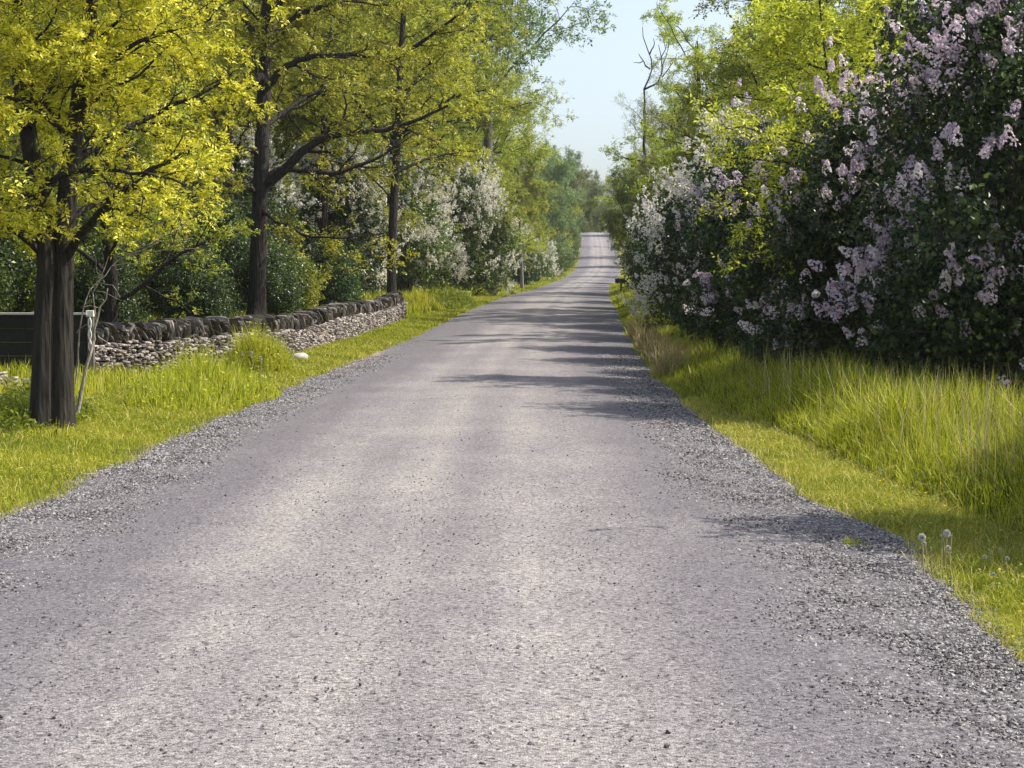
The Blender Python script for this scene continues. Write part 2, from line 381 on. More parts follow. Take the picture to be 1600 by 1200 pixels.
def make_wall(P, hface, hcop, th, seed, name, label, ruin=0):
    rg = np.random.RandomState(seed)
    root = empty(name, (P[0][0], P[0][1], float(gz(P[0][0], P[0][1]))))
    L = wall_at(0, P)[2]; off = np.array(root.location)
    # core
    s = np.arange(0, L+.01, .5); s[-1] = L; c, t, _ = wall_at(s, P); n = np.stack([t[:, 1], -t[:, 0]], -1)
    zb = rz(c[:, 1]); rows = []
    hh = hface(s)
    for sgn, z in ((1, -.3), (1, 1), (-1, 1), (-1, -.3)):
        q = c + n*sgn*(th/2-.06); rows.append(np.c_[q, zb + (hh-.02 if z > 0 else -.3)])
    A = np.stack(rows, 1); V = A.reshape(-1, 3) - off; Fc = []
    for i in range(len(s)-1):
        for k in range(4): Fc.append([i*4+k, (i+1)*4+k, (i+1)*4+(k+1) % 4, i*4+(k+1) % 4])
    Fc += [[0, 1, 2, 3], [len(V)-1, len(V)-2, len(V)-3, len(V)-4]]
    obj('wall_core', mesh_np('wall_core', V, np.array(Fc), {'tint': np.zeros(len(V))}, M['mortar']), root)
    # face stones in rough courses on both faces and both ends
    pos = []; scl = []; ang = []
    for side in (1, -1):
        z = -.05
        while z < hface(np.array([0.]))[0] + .25:
            ch = rg.uniform(.026, .058); q = rg.uniform(0, .1)
            while q < L:
                wd = rg.uniform(.035, .13)
                if z + ch*.5 < hface(np.array([q]))[0] + rg.uniform(-.03, .03):
                    c, t, _ = wall_at(np.array([q+wd/2]), P); nn = np.array([t[0, 1], -t[0, 0]])
                    pp = c[0] + nn*side*(th/2 - .05 + rg.uniform(-.03, .035))
                    pos.append([pp[0], pp[1], float(rz(pp[1])) + z + ch/2 + rg.normal(0, .016)]); scl.append([wd/2*1.08, .09, ch/2*rg.uniform(.9, 1.6)]); ang.append(math.atan2(t[0, 1], t[0, 0]))
                q += wd
            z += ch
            if side == -1: z += 0
    for q in (0, L):
        c, t, _ = wall_at(np.array([q]), P); nn = np.array([t[0, 1], -t[0, 0]])
        z = -.05
        while z < hface(np.array([q]))[0]:
            ch = rg.uniform(.06, .11)
            u = -th/2+.04
            while u < th/2:
                wd = rg.uniform(.08, .2); pp = c[0] + nn*(u+wd/2)
                pos.append([pp[0], pp[1], float(rz(pp[1])) + z + ch/2]); scl.append([wd/2, .09, ch/2*1.1]); ang.append(math.atan2(nn[1], nn[0])); u += wd
            z += ch
    pos = np.array(pos) - off; scl = np.array(scl); ang = np.array(ang) + rg.normal(0, .08, len(pos))
    cc, ssn = np.cos(ang), np.sin(ang); Z = np.zeros_like(cc); O = np.ones_like(cc)
    Rm = np.stack([np.stack([cc, -ssn, Z], -1), np.stack([ssn, cc, Z], -1), np.stack([Z, Z, O], -1)], 1)
    til = rand_rot(len(pos), rg, .10)
    V, Fc, tn = rocks(ICO, pos, scl, np.einsum('nij,njk->nik', Rm, rand_rot2(len(pos), rg)), .13, rg, .66)
    obj('wall_face', mesh_np('wall_face', V, Fc, {'tint': tn}, M['stone'], False), root)
    # upright coping slabs leaning along the wall
    if hcop > 0:
        pos = []; scl = []; Rm = []
        q = 0.0
        while q < L:
            wd = rg.uniform(.014, .050)
            c, t, _ = wall_at(np.array([q]), P); t = t[0]; nn = np.array([t[1], -t[0]])
            hh = hcop*rg.uniform(.55, 1.15); lean = math.radians(rg.normal(-24, 21))
            ca, sa = math.cos(lean), math.sin(lean)
            X = np.array([t[0]*ca, t[1]*ca, -sa]); Zv = np.array([t[0]*sa, t[1]*sa, ca]); Yv = np.cross(Zv, X)
            yaw = rg.normal(0, .14); X2 = X*math.cos(yaw) + Yv*math.sin(yaw); Y2 = np.cross(Zv, X2)
            pos.append([c[0, 0]+nn[0]*rg.normal(0, .02), c[0, 1]+nn[1]*rg.normal(0, .02), float(rz(c[0, 1])) + hface(np.array([q]))[0] + hh*.44])
            scl.append([wd*.60, th*.48*rg.uniform(.85, 1.1), hh*.5]); Rm.append(np.stack([X2, Y2, Zv], 1))
            q += wd*1.12
        V, Fc, tn = rocks(ICO, np.array(pos)-off, np.array(scl), np.array(Rm), .10, rg, .5)
        obj('coping', mesh_np('coping', V, Fc, {'tint': tn}, M['coping'], False), root)
    tag(root, label, 'wall'); return root
make_wall(WP, lambda s: (.57 + .04*np.sin(s*.5)), .34, .50, 3, 'stone_wall',
          'long dry stone wall capped with dark leaning slabs beside the left verge')
make_wall(np.array([[-10.5, 24.6], [-8.6, 24.2], [-6.8, 23.9]]), lambda s: .42 - .06*s + .05*np.sin(s*3), 0.0, .5, 8, 'ruined_wall',
          'low crumbling stretch of brownish stones at the left edge, behind the dark double trunk')

# ------------------------------------------------------------------ generic mesh pieces
def box_mb(lst, c, s, rot=None):
    v = np.array([[x, y, z] for x in (-.5, .5) for y in (-.5, .5) for z in (-.5, .5)])*np.array(s)
    if rot is not None: v = v @ np.array(rot).T
    v = v + np.array(c); lst.append((v, np.array([[0, 1, 3, 2], [4, 6, 7, 5], [0, 4, 5, 1], [2, 3, 7, 6], [0, 2, 6, 4], [1, 5, 7, 3]])))
def join(lst):
    V = []; Fs = []; o = 0
    for v, f in lst: V.append(v); Fs.append(f+o); o += len(v)
    return np.concatenate(V), np.concatenate(Fs)
def bevel(o, wdt=.006, seg=2):
    m = o.modifiers.new('bevel', 'BEVEL'); m.width = wdt; m.segments = seg; m.limit_method = 'ANGLE'
def tube(lst, pts, rad, k=8, flute=0, seedp=0):
    pts = np.asarray(pts, float); rad = np.broadcast_to(np.asarray(rad, float), (len(pts),)).copy()
    t = np.gradient(pts, axis=0); t = unit(t)
    up = np.array([.13, .31, 1.0]) if abs(t[0][2]) < .8 else np.array([1.0, .2, .1])
    a = unit(np.cross(t, up)); bb = np.cross(t, a)
    th = np.linspace(0, 2*math.pi, k, endpoint=False)
    rr = rad[:, None]*np.ones(k)[None]
    if flute:
        rr = rr*(1 + flute*(np.sin(th*5+seedp+np.arange(len(pts))[:, None]*.12)*.5 + np.sin(th*11+seedp*2)*.35 + np.sin(th*17+1)*.25))
    V = pts[:, None, :] + rr[..., None]*(np.cos(th)[None, :, None]*a[:, None, :] + np.sin(th)[None, :, None]*bb[:, None, :])
    n = len(pts); V = V.reshape(-1, 3); Fc = []
    i, j = np.meshgrid(np.arange(n-1), np.arange(k), indexing='ij')
    i = i.ravel(); j = j.ravel(); j2 = (j+1) % k
    Fc = np.stack([i*k+j, i*k+j2, (i+1)*k+j2, (i+1)*k+j], -1)
    lst.append((V, Fc))

# ------------------------------------------------------------------ trees
def rotv(v, axis, ang):
    axis = axis/np.linalg.norm(axis); c, s = math.cos(ang), math.sin(ang)
    return v*c + np.cross(axis, v)*s + axis*np.dot(axis, v)*(1-c)
def grow(rg, p, d, L, rad, lev, Q, out):
    nseg = Q['seg'][lev]; pts = [p.copy()]; dirs = [d.copy()]
    for i in range(nseg):
        d = d + rg.normal(0, Q['wig'][lev], 3) + np.array([0, 0, Q['up'][lev]])
        d = d/np.linalg.norm(d); p = p + d*L/nseg; pts.append(p.copy()); dirs.append(d.copy())
    pts = np.array(pts); dirs = np.array(dirs)
    r = rad*(1 - (1-Q['tap'][lev])*np.linspace(0, 1, nseg+1)); r[-1] *= .6
    out.append((pts, r, lev, dirs))
    spawn(rg, pts, dirs, L, r, lev, Q, out)
def spawn(rg, pts, dirs, L, r, lev, Q, out, n=None, t0=None):
    if lev >= Q['max']: return
    n = Q['n'][lev] if n is None else n; t0 = Q['t0'][lev] if t0 is None else t0
    az = rg.uniform(0, 6.28)
    for c in range(n):
        t = t0 + (1-t0)*(c+rg.uniform(.1, .9))/n
        f = t*(len(pts)-1); i = min(int(f), len(pts)-2); q = pts[i] + (pts[i+1]-pts[i])*(f-i); dd = dirs[i]
        az += 2.4 + rg.normal(0, .4)
        side = np.cross(dd, [0.1, .2, 1.0]); side = side/np.linalg.norm(side)
        ax = rotv(side, dd, az); ang = math.radians(Q['ang'][lev] + rg.normal(0, 10))
        nd = rotv(dd, ax, ang)
        if Q.get('flat') and lev >= 1: nd[2] *= .45; nd = nd/np.linalg.norm(nd)
        cl = L*Q['len'][lev]*(1 - .45*t*Q.get('cone', 1))*rg.uniform(.75, 1.2)
        grow(rg, q, nd, cl, max(r[i]*Q['rr'][lev], .004), lev+1, Q, out)
def leaf_quads(base, d, nrm, L, W, tint, fold=.25):
    """rhombic leaf with a fold: 4 verts"""
    s = unit(np.cross(d, nrm)); n2 = unit(np.cross(s, d))
    a = base; tip = base + d*L[:, None]; mid = base + d*(L*.45)[:, None]
    l = mid + s*(W*.5)[:, None] + n2*(W*fold)[:, None]; r_ = mid - s*(W*.5)[:, None] + n2*(W*fold)[:, None]
    V = np.stack([a, l, tip, r_], 1).reshape(-1, 3)
    Fc = np.arange(len(base)*4).reshape(-1, 4)
    # triangles so that the fold runs along the midrib
    Fc = np.stack([Fc[:, [0, 1, 2]], Fc[:, [0, 2, 3]]], 1).reshape(-1, 3)
    return V, Fc, np.repeat(tint, 4)
def rdir(n, rg): return unit(rg.normal(0, 1, (n, 3)))
def sprays(out, rg, Q):
    """leaves along twigs: sprays of leaflets"""
    B = []; Dr = []
    for pts, r, lev, dirs in out:
        if lev < Q['leaflev']: continue
        m = Q['spr'] if lev == Q['max'] else max(1, Q['spr']//2)
        m = rg.poisson(m)
        if rg.uniform() < Q.get('barep', 0): continue
        m3 = max(1, m//4); t = rg.choice(rg.uniform(Q.get('lt0', .15), 1.0, m3), m)*(len(pts)-1) if m else np.zeros(0); i = np.minimum(t.astype(int), len(pts)-2)
        q = pts[i] + (pts[i+1]-pts[i])*(t-i)[:, None]; B.append(q); Dr.append(dirs[i])
    B = np.concatenate(B); Dr = np.concatenate(Dr); n = len(B)
    B = B + rg.normal(0, Q.get('sig', .04), (n, 3))
    ax = unit(Dr*.4 + rdir(n, rg)*1.0 + np.array([0, 0, Q.get('droop', -.1)]))
    up = unit(rdir(n, rg)*.7 + np.array([0, 0, 1.0])); side = unit(np.cross(ax, up)); up = np.cross(side, ax)
    k = Q['leaflets']; tl = rg.uniform(.15, 1.0, (n,))
    bt = np.clip(rg.normal(.5, .2, n), 0, 1)
    Vs = []; Fs = []; Ts = []; o = 0
    SL = Q['slen']*rg.uniform(.6, 1.2, n)
    for j in range(k):
        sg = 1 if j % 2 else -1; f = (j+1)/k
        base = B + ax*(SL*f)[:, None]; L = 0
        if j == k-1: d = ax
        else: d = unit(side*sg + ax*.55 + up*rg.normal(0, .35, (n, 1)))
        L = Q['ll']*rg.uniform(.5, 1.45, n); W = L*Q['lw']
        V, Fc, T = leaf_quads(base, d, unit(up + rdir(n, rg)*.45), L, W, np.clip(bt + rg.normal(0, .12, n), 0, 1))
        Vs.append(V); Fs.append(Fc+o); Ts.append(T); o += len(V)
    return np.concatenate(Vs), np.concatenate(Fs), np.concatenate(Ts)
def tree_meshes(name, out, Q, rg, bark, leaf, off=np.zeros(3), kmin=4, rmin=.0, flute=0, extra=None):
    lst = []
    for i, (pts, r, lev, dirs) in enumerate(out):
        if r[0] < rmin: continue
        tube(lst, pts-off, r, {0: 16, 1: 8, 2: 5}.get(lev, kmin) if not (flute and lev == 0) else 28, flute if lev == 0 else 0, i)
    if extra: lst += extra
    V, Fc = join(lst); tr = mesh_np(name+'_wood', V, Fc, None, bark, True)
    V, Fc, T = sprays(out, rg, Q); cr = mesh_np(name+'_crown', V-off, Fc, {'tint': T}, leaf)
    return tr, cr
def make_tree(kind, seed, H, rad, Q, bark, leaf):
    rg = np.random.RandomState(seed); out = []
    grow(rg, np.array([0, 0, -.15]), unit(np.array([rg.normal(0, .04), rg.normal(0, .04), 1.0])), H, rad, 0, Q, out)
    tr, cr = tree_meshes(kind, out, Q, rg, bark, leaf, rmin=Q.get('rmin', 0))
    root = empty(kind, (0, 0, 0)); obj('trunk', tr, root); obj('crown', cr, root); return root

Q_LOC = dict(seg=[10, 7, 5, 4], wig=[.07, .16, .2, .25], up=[.02, .03, .0, -.03], tap=[.25, .3, .4, .5], n=[20, 9, 6], t0=[.16, .15, .15],
             ang=[62, 48, 45], len=[.42, .48, .5], rr=[.42, .5, .5], max=3, flat=True, leaflev=2, spr=12, sig=.07, leaflets=5, slen=.16, ll=.085, lw=.5, droop=-.15)
Q_ASH = dict(seg=[12, 7, 5, 4], wig=[.06, .14, .18, .2], up=[.02, .08, .04, 0], tap=[.25, .3, .4, .5], n=[18, 8, 5], t0=[.22, .2, .15],
             ang=[48, 42, 40], len=[.36, .46, .5], rr=[.4, .5, .5], max=3, leaflev=2, spr=15, sig=.18, leaflets=5, slen=.22, ll=.14, lw=.45, droop=-.2)
Q_BUSHY = dict(Q_ASH, n=[22, 8, 5], t0=[.08, .15, .15], ang=[62, 45, 42], len=[.40, .45, .5], spr=14, ll=.13)
Q_BARE = dict(Q_ASH, n=[14, 8, 7], t0=[.3, .25, .15], spr=4, ll=.06, barep=.45, lw=.5, sig=.05)

# ---- the near tree: two stems grown together, on the left verge
def custom_tree(name, D, limbs, Q, seed, leaf, kids, flute=.05, label='', cat='tree', group=None):
    rg = np.random.RandomState(seed); out = []
    for (pp, r0, r1, lev, n) in limbs:
        P = np.array([pix(px, py, D+dd) for px, py, dd in pp])
        # resample smoothly
        s = np.r_[0, np.cumsum(np.linalg.norm(np.diff(P, axis=0), axis=1))]; m_ = max(5, int(s[-1]/.16))
        q = np.linspace(0, s[-1], m_); Pq = np.stack([np.interp(q, s, P[:, i]) for i in range(3)], -1)
        for _ in range(2): Pq[1:-1] = (Pq[:-2]+2*Pq[1:-1]+Pq[2:])/4
        if lev: Pq[1:-1] += rg.normal(0, .012, Pq[1:-1].shape)
        r = np.interp(np.linspace(0, 1, m_), [0, 1], [r0, r1])
        if lev == 0: r = r*(1+.42*np.exp(-(q/.18)))
        dirs = unit(np.gradient(Pq, axis=0)); out.append((Pq, r, lev, dirs))
        if n: spawn(rg, Pq, dirs, Q['cl']*(1 if lev == 0 else .8), r, max(lev, 0), Q, out, n=n, t0=(.45 if lev == 0 else .2))
    base = out[0][0][0].copy()
    tr, cr = tree_meshes(name, out, Q, rg, M['bark'], leaf, off=base, flute=flute)
    root = empty(name, base); obj('trunk', tr, root); obj('crown', cr, root)
    tag(root, label, cat, group); return root
Q_NEAR = dict(seg=[8, 8, 6, 4], wig=[.07, .17, .22, .28], up=[.02, .02, -.01, -.03], tap=[.3, .25, .35, .5], n=[10, 9, 7], t0=[.2, .15, .1], cl=1.9,
              ang=[65, 50, 48], len=[.85, .5, .5], rr=[.25, .5, .5], max=3, flat=True, leaflev=2, spr=12, barep=.55, lt0=.2, sig=.045, leaflets=7, slen=.11, ll=.05, lw=.42, droop=-.1, cone=.4)
DN = 17.7
custom_tree('locust_tree', DN, [
    ([(66, 690, 0), (68, 600, 0), (70, 500, 0), (75, 420, 0), (70, 350, 0), (50, 250, .2), (30, 120, .3), (20, -60, .4), (10, -250, .5)], .135, .05, 0, 12),
    ([(95, 690, .06), (96, 600, .06), (96, 500, .05), (98, 420, .05), (102, 350, .05), (110, 250, 0), (130, 120, -.2), (150, -60, -.3), (160, -260, -.3)], .138, .05, 0, 14),
    ([(105, 400, 0), (122, 372, -.1), (150, 340, -.3), (190, 300, -.6), (250, 255, -.8), (330, 225, -.9)], .055, .012, 1, 9),
    ([(70, 400, 0), (50, 380, -.1), (20, 350, -.3), (-30, 330, -.6), (-90, 300, -.6)], .05, .012, 1, 8),
    ([(108, 260, 0), (170, 215, .3), (230, 185, .5), (300, 150, .5), (370, 125, .6)], .05, .012, 1, 9),
    ([(60, 290, 0), (110, 270, -.7), (160, 262, -1.3), (220, 270, -1.7), (290, 290, -2.0)], .04, .01, 1, 8),
    ([(98, 330, 0), (60, 310, -.7), (10, 295, -1.2), (-40, 290, -1.5)], .04, .01, 1, 7),
    ([(110, 220, 0), (60, 170, -.8), (0, 150, -1.4), (-60, 130, -1.8)], .04, .01, 1, 8),
    ([(120, 170, 0), (180, 90, -.8), (250, 50, -1.2), (330, 30, -1.4)], .04, .01, 1, 9),
    ([(45, 200, 0), (90, 120, .8), (140, 60, 1.4), (200, 10, 1.8)], .04, .01, 1, 8),
    ([(103, 345, 0), (150, 318, .5), (210, 300, .9), (270, 305, 1.1), (330, 325, 1.2)], .04, .01, 1, 9),
    ([(70, 350, 0), (40, 320, .6), (0, 300, 1.0), (-50, 270, 1.4)], .04, .01, 1, 8),
], Q_NEAR, 41, M['locust'], None, .07, 'dark double-trunked locust with yellow leaves, nearest tree on the left verge')

Q_SEC = dict(Q_NEAR, cl=3.2, ll=.085, slen=.18, leaflets=5, spr=14, barep=.6, sig=.09, n=[10, 9, 7], lw=.48)
D2 = 41.5
custom_tree('locust_tree', D2, [
    ([(401, 500, 0), (403, 420, 0), (406, 330, 0), (409, 230, 0), (413, 130, .2), (418, 30, .3), (422, -120, .4), (425, -260, .5)], .225, .10, 0, 12),
    ([(412, 290, 0), (440, 270, -.3), (470, 238, -.5), (500, 217, -.6), (545, 207, -.8), (600, 204, -1), (650, 190, -1.2), (700, 165, -1.4)], .13, .03, 1, 9),
    ([(410, 282, 0), (440, 262, .2), (490, 268, .4), (530, 272, .5), (560, 258, .6), (598, 246, .6), (625, 215, .7), (650, 200, .8)], .10, .02, 1, 8),
    ([(412, 140, 0), (450, 100, -.3), (490, 86, -.5), (550, 84, -.8), (610, 95, -1), (630, 118, -1.2)], .10, .02, 1, 9),
    ([(409, 120, 0), (385, 135, -.4), (350, 155, -.8), (300, 172, -1.2), (268, 190, -1.4)], .11, .03, 1, 9),
    ([(408, 240, 0), (360, 225, -.8), (310, 240, -1.4), (260, 262, -2.0)], .08, .02, 1, 9),
    ([(407, 300, 0), (350, 285, -.8), (310, 300, -1.4), (270, 330, -1.8), (250, 360, -2)], .07, .02, 1, 9),
    ([(407, 330, 0), (440, 350, -1.0), (480, 370, -1.6), (540, 372, -2.0), (600, 365, -2.2)], .05, .015, 1, 7),
    ([(412, 200, 0), (450, 170, .9), (500, 140, 1.6), (570, 150, 2.2)], .08, .02, 1, 9),
    ([(418, 60, 0), (470, 20, .9), (540, 0, 1.6), (620, 10, 2.2)], .08, .02, 1, 9),
    ([(418, 70, 0), (370, 20, .9), (310, 10, 1.6), (250, 20, 2.2)], .08, .02, 1, 9),
    ([(418, 40, 0), (450, -20, -.9), (520, -40, -1.6), (640, -20, -2.2)], .08, .02, 1, 9),
], Q_SEC, 52, M['locust_mid'], None, .04, 'locust behind the stone wall with two low crooked limbs reaching toward the road')
D3 = 58
custom_tree('locust_tree', D3, [
    ([(612, 470, 0), (612, 400, 0), (616, 300, 0), (622, 200, 0), (626, 100, 0), (632, 0, .4), (640, -120, .4)], .17, .07, 0, 12),
    ([(622, 215, 0), (660, 180, -.8), (710, 150, -1.2), (760, 140, -1.6)], .08, .02, 1, 9),
    ([(620, 230, 0), (580, 190, -.9), (550, 150, -1.4), (520, 120, -2)], .08, .02, 1, 9),
    ([(624, 160, 0), (660, 110, .8), (700, 70, 1.2), (730, 40, 1.6)], .08, .02, 1, 9),
    ([(618, 270, 0), (660, 250, .8), (700, 240, 1.4), (745, 235, 1.6)], .07, .02, 1, 9),
    ([(626, 90, 0), (680, 50, -.8), (720, 20, -1.2), (740, -30, -1.6)], .08, .02, 1, 9),
], dict(Q_SEC, cl=3.6, spr=13, ll=.10, slen=.2), 63, M['locust_mid'], None, .04, 'slim locust rising just beyond the far end of the stone wall')

# ---- prototypes for the woods on both sides
PROTO = {}
PROTO['locust_a'] = make_tree('locust_tree', 101, 10.5, .20, Q_LOC, M['bark'], M['locust_far'])
PROTO['locust_b'] = make_tree('locust_tree', 102, 12, .22, dict(Q_LOC, t0=[.12, .2, .15], n=[18, 8, 5]), M['bark'], M['locust_far'])
PROTO['locust_c'] = make_tree('locust_tree', 112, 12, .2, dict(Q_LOC, t0=[.46, .15, .15], n=[22, 9, 6], cone=.5), M['bark'], M['locust_far'])
PROTO['ash_a'] = make_tree('ash_tree', 103, 15, .26, dict(Q_ASH, t0=[.52, .2, .15], len=[.42, .46, .5], cone=.6), M['bark2'], M['ash'])
PROTO['ash_b'] = make_tree('ash_tree', 104, 13, .24, Q_BUSHY, M['bark2'], M['ash'])
PROTO['green_a'] = make_tree('maple_tree', 105, 11, .22, Q_BUSHY, M['bark2'], M['locust_far'])
PROTO['green_b'] = make_tree('thicket_tree', 106, 9, .16, dict(Q_BUSHY, spr=11), M['bark2'], M['mid'])
PROTO['bare_a'] = make_tree('budding_tree', 107, 11, .2, Q_BARE, M['bark2'], M['grey'])
PROTO['bare_b'] = make_tree('budding_tree', 108, 9, .15, dict(Q_BARE, spr=6, barep=.2), M['bark2'], M['grey'])
USED = set()
def place(kind, x, y, s=1.0, rot=None, label=None, cat='tree', group=None, sz=None, z=None):
    src = PROTO[kind]
    if kind in USED: o = copy_tree(src)
    else: o = src; USED.add(kind)
    zz = float(gz(x, y)) if z is None else z
    o.location = (x, y, zz); o.rotation_euler = (0, 0, R.uniform(0, 6.28) if rot is None else rot)
    o.scale = (s, s, s if sz is None else sz)
    tag(o, label, cat, group); return o

# ------------------------------------------------------------------ shrubs
def lobes(rg, H, Rr, n):
    c = []
    for i in range(n):
        t = (i+.5)/n; z = H*(.12 + .80*t + rg.normal(0, .03)); prof = (math.sin(math.pi*min(1, .22+.78*t)))**.6*.95 if t > .3 else .78
        a = i*2.4 + rg.normal(0, .4); rr = Rr*prof*math.sqrt(rg.uniform(.25, 1.0))*.78
        c.append([rr*math.cos(a), rr*math.sin(a), z, Rr*rg.uniform(.26, .44)])
    return np.array(c)
def make_shrub(kind, seed, H, Rr, nl, leaves, ll, mat, bloom=None, nb=0, pan=.17, bark=None, florets=34):
    rg = np.random.RandomState(seed); lb = lobes(rg, H, Rr, nl); lst = []
    for (x, y, z, r) in lb:
        p0 = np.array([rg.normal(0, .16), rg.normal(0, .16), -.15]); p3 = np.array([x, y, z]); mid = np.array([x*.35, y*.35, z*.55]) + rg.normal(0, .12, 3)
        t = np.linspace(0, 1, 8)[:, None]; pts = (1-t)**2*p0 + 2*t*(1-t)*mid + t*t*p3; pts[1:-1] += rg.normal(0, .03, (6, 3))
        tube(lst, pts, np.linspace(.032, .01, 8), 6)
        for _ in range(4):
            d = unit(rg.normal(0, 1, 3)+np.array([0, 0, .5])); tube(lst, np.array([p3, p3+d*r*.5+rg.normal(0, .04, 3), p3+d*r*.95]), [.01, .007, .003], 4)
    V, Fc = join(lst); stems = mesh_np(kind+'_stems', V, Fc, None, bark or M['bark2'], True)
    # leaves: in small tufts over the lobes, leaving gaps between them
    per = leaves//nl; B = []; N = []; T = []
    for (x, y, z, r) in lb:
        nt_ = max(6, per//9); tc = rdir(nt_, rg)*(r*rg.uniform(.35, 1.12, (nt_, 1))); tt = rg.normal(.5, .17, nt_)
        for q, t0 in zip(tc, tt):
            k = 9; pp = q + rg.normal(0, .075, (k, 3)); B.append(pp + [x, y, z]); N.append(unit(q*.8/r + rdir(k, rg)*.9 + [0, 0, .35])); T.append(np.clip(t0 + rg.normal(0, .14, k), 0, 1))
    B = np.concatenate(B); N = np.concatenate(N); T = np.concatenate(T); n = len(B)
    d = unit(np.cross(N, rdir(n, rg))*1.0 + N*.35 + [0, 0, -.15]); L = ll*rg.uniform(.6, 1.25, n)
    V, Fc, Tn = leaf_quads(B, d, N, L, L*.72, T, .18)
    fol = mesh_np(kind+'_foliage', V, Fc, {'tint': Tn}, mat)
    root = empty(kind, (0, 0, 0)); obj('stems', stems, root); obj('foliage', fol, root)
    if bloom:
        # panicles in groups near the outside of the crown
        C = []; A = []; grp = 0
        while len(C) < nb:
            x, y, z, r = lb[int(len(lb)*rg.uniform(0, 1)**.8)]
            u = unit(rdir(1, rg)[0] + np.array([x, y, 0])/Rr*.8 + [0, 0, .45]); c0 = np.array([x, y, z]) + u*r*rg.uniform(.98, 1.2)
            for _ in range(rg.randint(4, 16)):
                C.append(c0 + rg.normal(0, .22, 3)); A.append(unit(u*.7 + rg.normal(0, .35, 3) + [0, 0, .7]))
        C = np.array(C); A = np.array(A); n = len(C); S_ = pan*rg.uniform(.6, 1.2, n); tt = rg.normal(.5, .18, n)
        k = florets; f = rg.uniform(0, 1, (n, k)); th = rg.uniform(0, 6.283, (n, k))
        a1 = unit(np.cross(A, [.3, .5, .1])); a2 = np.cross(A, a1)
        rad = (.30*(1-f)**.6+.06)*S_[:, None]*rg.uniform(.7, 1.1, (n, k))
        out = a1[:, None]*np.cos(th)[..., None] + a2[:, None]*np.sin(th)[..., None]
        pos = (C[:, None] + A[:, None]*(f*S_[:, None])[..., None] + out*rad[..., None]).reshape(-1, 3)
        nr = unit(out + A[:, None]*.4).reshape(-1, 3) ; m_ = len(pos)
        dd = unit(np.cross(nr, rdir(m_, rg))+nr*.3); L = pan*.19*rg.uniform(.7, 1.3, m_)
        V, Fc, Tn = leaf_quads(pos-dd*L[:, None]*.5, dd, nr, L, L*.9, np.clip(np.repeat(tt, k)+rg.normal(0, .15, m_), 0, 1), .2)
        obj('blossoms', mesh_np(kind+'_blossoms', V, Fc, {'tint': Tn}, bloom), root)
    return root
PROTO['lilac_a'] = make_shrub('lilac_bush', 201, 4.3, 1.9, 46, 46000, .075, M['lilac'], M['purple'], 520, .19, florets=46)
PROTO['lilac_b'] = make_shrub('lilac_bush', 202, 3.7, 1.8, 40, 40000, .075, M['lilac'], M['purple'], 400, .19, florets=46)
PROTO['lilac_c'] = make_shrub('lilac_bush', 203, 5.2, 2.1, 52, 58000, .075, M['lilac'], M['purple'], 1000, .19, florets=46)
PROTO['pale_a'] = make_shrub('lilac_bush', 204, 5.0, 2.2, 50, 30000, .11, M['shrub'], M['pale'], 1500, .25, florets=26)
PROTO['pale_b'] = make_shrub('lilac_bush', 205, 4.2, 2.0, 42, 26000, .11, M['lilac'], M['pale'], 1000, .24, florets=26)
PROTO['yellow_a'] = make_shrub('leafy_shrub', 208, 3.4, 1.8, 30, 15000, .12, M['locust_far'])
PROTO['dark_a'] = make_shrub('leafy_shrub', 206, 3.6, 2.0, 36, 26000, .10, M['lilac'])
PROTO['dark_b'] = make_shrub('leafy_shrub', 207, 2.6, 1.7, 28, 20000, .10, M['shrub'])

# ------------------------------------------------------------------ the right-hand hedge of lilacs
GR = 'lilac bushes along the right verge'
def rside(D, o): return float(cx(D)) + HW + o     # metres outside the right gravel edge
def lside(D, o): return float(cx(D)) - HW - o
for (k, x, y, s, lab) in [
    ('lilac_c', rside(20.3, 3.9), 20.3, 1.10, 'tallest purple lilac, filling the upper right corner behind the tall grass'),
    ('lilac_a', rside(23.4, 2.9), 23.4, 1.0, 'purple lilac next to the tallest one in the upper right, heavy with blossom'),
    ('lilac_b', rside(28.0, 2.9), 28.0, 1.05, 'dark lilac with a drooping string of mauve blossoms, third from the right edge'),
    ('lilac_a', rside(31.5, 2.5), 31.5, 1.08, 'mauve lilac standing behind the shaded tall grass, fourth from the right edge'),
    ('pale_b', rside(36.0, 2.4), 36.0, 1.12, 'pale pink lilac above the dry straw-coloured grass on the right verge'),
    ('lilac_b', rside(41.5, 2.3), 41.5, 1.1, 'dark green lilac just beyond the dry grass on the right verge'),
    ('pale_a', rside(48.0, 2.4), 48.0, .95, 'lilac topped with a cap of creamy white blossom on the right verge'),
    ('lilac_a', rside(56.0, 2.5), 56.0, 1.0, 'shaded lilac between the white-topped lilac and the mailbox'),
    ('dark_a', rside(65.0, 2.7), 65.0, 1.25, 'dark rounded shrub on the right, nearer than the mailbox'),
    ('dark_a', rside(76.0, 2.8), 76.0, 1.15, 'dark bluish shrub just in front of the mailbox'),
    ('pale_b', rside(90.0, 2.9), 90.0, 1.05, 'sparsely flowered lilac directly behind the black mailbox'),
    ('lilac_b', rside(106, 3.0), 106, 1.15, 'small dark lilac past the mailbox on the right side')]:
    place(k, x, y, s, None, lab, 'lilac' if 'lilac' in lab else 'shrub', GR if 'lilac' in k or 'pale' in k else None)
